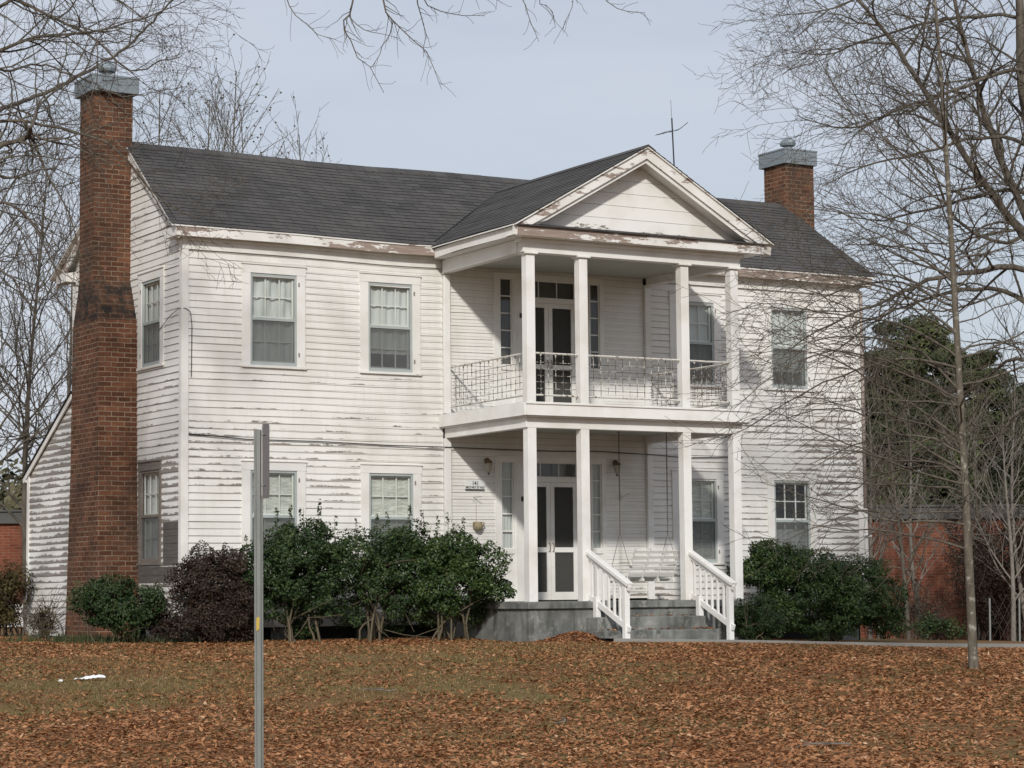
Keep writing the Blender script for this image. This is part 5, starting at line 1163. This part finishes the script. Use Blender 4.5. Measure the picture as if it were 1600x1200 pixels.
# ------------------------------------------------------------------ shrubs
def shrub(name, label, base, lobes, n, leaf, mat, seed, group=None, sprigs=(), nst=7, stem='stem', shell=.16, cut=-.16, upb=.5, gap=3.1, aspect=.58, rst=.016, lf=3.2):
    g = np.random.RandomState(seed); base = np.array(base, float); base[2] = float(gz(base[0], base[1]))
    t = thing(name, label, 'shrub', tuple(base), group)
    n = int(n*lf); P, dr = clump_cloud(g, n, lobes, shell); nn = noise3(P, gap, seed)+.5*noise3(P, gap*2.6, seed+3); k_ = nn > cut; P = P[k_]; dr = dr[k_]; nn = nn[k_]; P = P+dr*(nn[:, None]*.24)+np.stack([noise3(P, 4.5, seed+11), noise3(P, 4.5, seed+12), noise3(P, 4.5, seed+13)], 1)*.07
    if sprigs:
        SP = []
        for (b_, h) in sprigs:
            m_ = int(h/.011); tt = g.rand(m_); ln = g.normal(0, .10, 2); a = g.uniform(0, 6.28, m_); rr = .035*(1.1-tt*.6)
            SP.append(np.stack([b_[0]+ln[0]*tt*h+np.cos(a)*rr, b_[1]+ln[1]*tt*h+np.sin(a)*rr, b_[2]+h*tt], 1))
        SP = np.concatenate(SP); P = np.concatenate([P, SP]); dr = np.concatenate([dr, g.normal(size=(len(SP), 3))*.6+[0, -.2, .3]]); nn = np.concatenate([nn, np.full(len(SP), .2)])
    ok = P[:, 2] > base[2]+.03; P, dr, nn = P[ok], dr[ok], nn[ok]; n = len(P)
    keep(leaf_mesh('foliage', P, dr*.7+g.normal(0, .55, (n, 3))+[0, 0, upb], g.normal(size=(n, 3)), g.uniform(.7, 1.3, n)*leaf, g.uniform(.7, 1.2, n)*leaf*aspect, .12, np.clip(.42+g.normal(0, .19, n)+.38*nn, 0, 1), M[mat], t), t)
    tb = Tubes()
    for k_ in range(nst):
        l = lobes[k_ % len(lobes)]; e = np.array(l[:3])+g.normal(0, .35, 3)*np.array(l[3:]); b_ = base+[g.normal(0, .20), g.normal(0, .10), -.05]; m2 = (b_*.75+e*.25)+g.normal(0, .05, 3); m2[2] = b_[2]+(e[2]-b_[2])*.5
        pth = smooth_path([b_, (b_+m2)/2+g.normal(0, .04, 3), m2, e], 10); tb.add(pth, np.linspace(rst, rst*.35, 10), 5)
        for j in range(5):
            i = g.randint(6, 9); q_ = pth[i]; e2 = q_+(g.normal(0, .28, 3)+[0, 0, .15]); tb.add([q_, (q_+e2)/2+g.normal(0, .03, 3), e2], [rst*.4, rst*.3, rst*.15], 4)
    for (b_, h) in sprigs: tb.add([np.array(b_)-[0, 0, .25], np.array(b_)+[0, 0, h*.5], np.array(b_)+[0, 0, h]], [.006, .005, .003], 3)
    keep(tb.build('stems', M[stem], t), t)
    return t
def lobe(u, v, ru, rv, Y, ry, dy=0.):
    p = on(u, v, 'Y', Y+dy); s_ = F_PX/depth_of(p); return (p[0], p[1], p[2], ru/s_/.93, ry, rv/s_)
def sprig(u, v, h, Y): p = on(u, v, 'Y', Y); return (p, h)
Yh = -1.5
fb = lambda u, Y: (float(on(u, 1000, 'Y', Y)[0]), Y, 0)
shrub('holly_shrub', 'dark green holly shrub behind the sign post, under the first lower window', fb(468, Yh),
      [lobe(465, 865, 62, 40, Yh, .55), lobe(420, 890, 42, 38, Yh, .5), lobe(500, 900, 40, 36, Yh, .5, .1), lobe(455, 915, 50, 26, Yh, .5), lobe(480, 845, 45, 26, Yh, .45), lobe(500, 945, 36, 14, Yh, .35), lobe(430, 950, 34, 22, Yh+.3, .3), lobe(470, 975, 24, 14, Yh+.5, .25)], 9500, .062, 'holly', 1, 'holly hedge along the front wall',
      [sprig(u, v, h, Yh) for u, v, h in ((412, 835, .30), (433, 820, .28), (452, 822, .38), (474, 822, .32), (498, 815, .40), (523, 828, .25), (385, 860, .25))], 8, rst=.028)
shrub('holly_shrub', 'dark green holly shrub in the middle of the hedge under the second lower window', fb(578, Yh),
      [lobe(575, 860, 52, 36, Yh, .5), lobe(545, 885, 36, 40, Yh, .45, -.1), lobe(612, 880, 46, 44, Yh, .5), lobe(585, 915, 44, 30, Yh, .45), lobe(640, 850, 36, 26, Yh, .4, .1), lobe(620, 940, 30, 20, Yh, .35), lobe(560, 955, 24, 18, Yh+.4, .3), lobe(600, 980, 26, 12, Yh+.5, .25)], 9000, .060, 'holly', 2, 'holly hedge along the front wall',
      [sprig(u, v, h, Yh) for u, v, h in ((556, 832, .25), (588, 828, .28), (606, 822, .25), (640, 825, .42), (655, 830, .25))], 8, rst=.026)
shrub('holly_shrub', 'glossy green rounded holly shrub beside the porch corner', fb(705, Yh-.5),
      [lobe(700, 868, 58, 36, Yh-.3, .6), lobe(745, 890, 52, 42, Yh-.4, .6), lobe(665, 880, 44, 46, Yh-.3, .5), lobe(700, 910, 70, 34, Yh-.4, .6), lobe(770, 920, 30, 22, Yh-.5, .4), lobe(690, 940, 42, 20, Yh-.4, .4), lobe(715, 862, 38, 24, Yh-.3, .45), lobe(660, 960, 30, 22, Yh+.1, .35), lobe(740, 955, 26, 18, Yh, .3)], 13000, .058, 'boxw', 3, 'holly hedge along the front wall',
      [sprig(u, v, h, Yh) for u, v, h in ((662, 830, .38), (684, 828, .25), (700, 822, .25), (725, 828, .22))], 9, rst=.024)
shrub('barberry_shrub', 'dark red-brown barberry shrub at the left front corner of the house', fb(335, -1.1),
      [lobe(335, 925, 55, 50, -1.1, .55), lobe(300, 915, 32, 44, -1.1, .45), lobe(375, 930, 36, 56, -1.1, .45), lobe(335, 970, 62, 34, -1.1, .5), lobe(320, 885, 34, 22, -1.1, .4), lobe(362, 880, 28, 22, -1.1, .4)], 13000, .045, 'purple', 4, None,
      [sprig(u, v, h, -1.1) for u, v, h in ((285, 890, .2), (310, 880, .22), (350, 872, .2), (375, 885, .25), (392, 880, .2))], 10, 'bark_d', .24, -.3, rst=.012)
gb = gnd(188, 1001)
Yb = -.55
shrub('holly_shrub', 'small dark green shrub in front of the left brick chimney', (float(on(188, 1000, 'Y', Yb)[0]), Yb, 0),
      [lobe(188, 940, 52, 30, Yb, .5), lobe(150, 950, 30, 26, Yb, .4), lobe(225, 945, 30, 30, Yb, .4), lobe(185, 965, 45, 24, Yb, .4), lobe(170, 925, 35, 18, Yb, .4)], 7000, .052, 'holly', 5, None, (), 7)
shrub('barberry_shrub', 'low brown twiggy bush between the small green shrub and the corner', (float(on(250, 1000, 'Y', -.7)[0]), -.7, 0),
      [lobe(252, 965, 24, 28, -.7, .3), lobe(265, 980, 26, 20, -.7, .3)], 2200, .04, 'purple', 6, None, (), 8, 'bark_d', .3, rst=.01)
shrub('holly_shrub', 'wide spreading glossy green shrub right of the porch', fb(1290, -1.6),
      [lobe(1215, 890, 52, 38, -1.5, .6), lobe(1265, 895, 60, 34, -1.6, .7), lobe(1320, 912, 56, 34, -1.6, .7), lobe(1370, 940, 44, 40, -1.6, .6), lobe(1180, 890, 30, 30, -1.4, .5), lobe(1250, 930, 56, 24, -1.8, .6), lobe(1330, 950, 52, 28, -1.8, .6), lobe(1200, 862, 34, 18, -1.5, .45), lobe(1385, 970, 30, 24, -1.6, .45), lobe(1290, 975, 60, 18, -1.9, .5), lobe(1340, 895, 40, 22, -1.5, .5), lobe(1215, 960, 34, 20, -1.9, .4)], 22000, .058, 'boxw', 7, None,
      [sprig(u, v, h, -1.5) for u, v, h in ((1185, 862, .15), (1215, 856, .15), (1245, 870, .15), (1300, 890, .15))], 14, rst=.022)
shrub('holly_shrub', 'small rounded dark shrub behind the right stair handrail', (9.75, -3.55, 0),
      [(9.75, -3.55, .33, .42, .4, .36), (9.55, -3.5, .2, .35, .35, .28), (9.95, -3.5, .22, .32, .3, .30)], 6000, .042, 'holly', 8, None, (), 5)
# background shrubs and weeds
def brush(name, label, u, v, d, wpx, hpx, n, leaf, mat, seed, group=None, nst=26, stem='bark_d'):
    c = at(u, v, d); s_ = F_PX/d; g = np.random.RandomState(seed); w_ = wpx/s_; h = hpx/s_; b_ = c.copy(); b_[2] = float(gz(c[0], c[1]))
    lobes = [(b_[0]+g.normal(0, w_*.25), b_[1]+g.normal(0, w_*.2), b_[2]+h*g.uniform(.25, .75), w_*g.uniform(.22, .4), w_*.3, h*g.uniform(.2, .32)) for _ in range(8)]
    return shrub(name, label, b_, lobes, n, leaf, mat, seed, group, (), nst, stem, .4, -.3, rst=.014, lf=1.8)
brush('winter_shrub', 'yellow-brown overgrown shrub at the left edge by the lean-to', 14, 940, 47, 90, 120, 5000, .06, 'olive', 31)
brush('winter_shrub', 'dry twiggy weed clump at the foot of the lean-to wall', 72, 965, 43, 50, 70, 700, .045, 'olive', 32, None, 30, 'bark')
brush('bramble_brush', 'dark brown bramble brush at the right edge, beyond the wire fence', 1590, 885, 56, 150, 250, 15000, .05, 'brown', 33, 'brush right of the slim oak', 60)
brush('bramble_brush', 'dark brown bramble brush just right of the slim oak trunk', 1545, 895, 57, 90, 230, 9000, .05, 'brown', 34, 'brush right of the slim oak', 60)
brush('bramble_brush', 'thin brown brush against the brick wall left of the slim oak', 1440, 930, 56, 90, 120, 1500, .05, 'brown', 36, 'brush right of the slim oak', 50, 'bark')
brush('winter_shrub', 'low bright green shrub by the brick wall left of the slim oak', 1470, 968, 53, 60, 40, 1500, .06, 'boxw', 37)
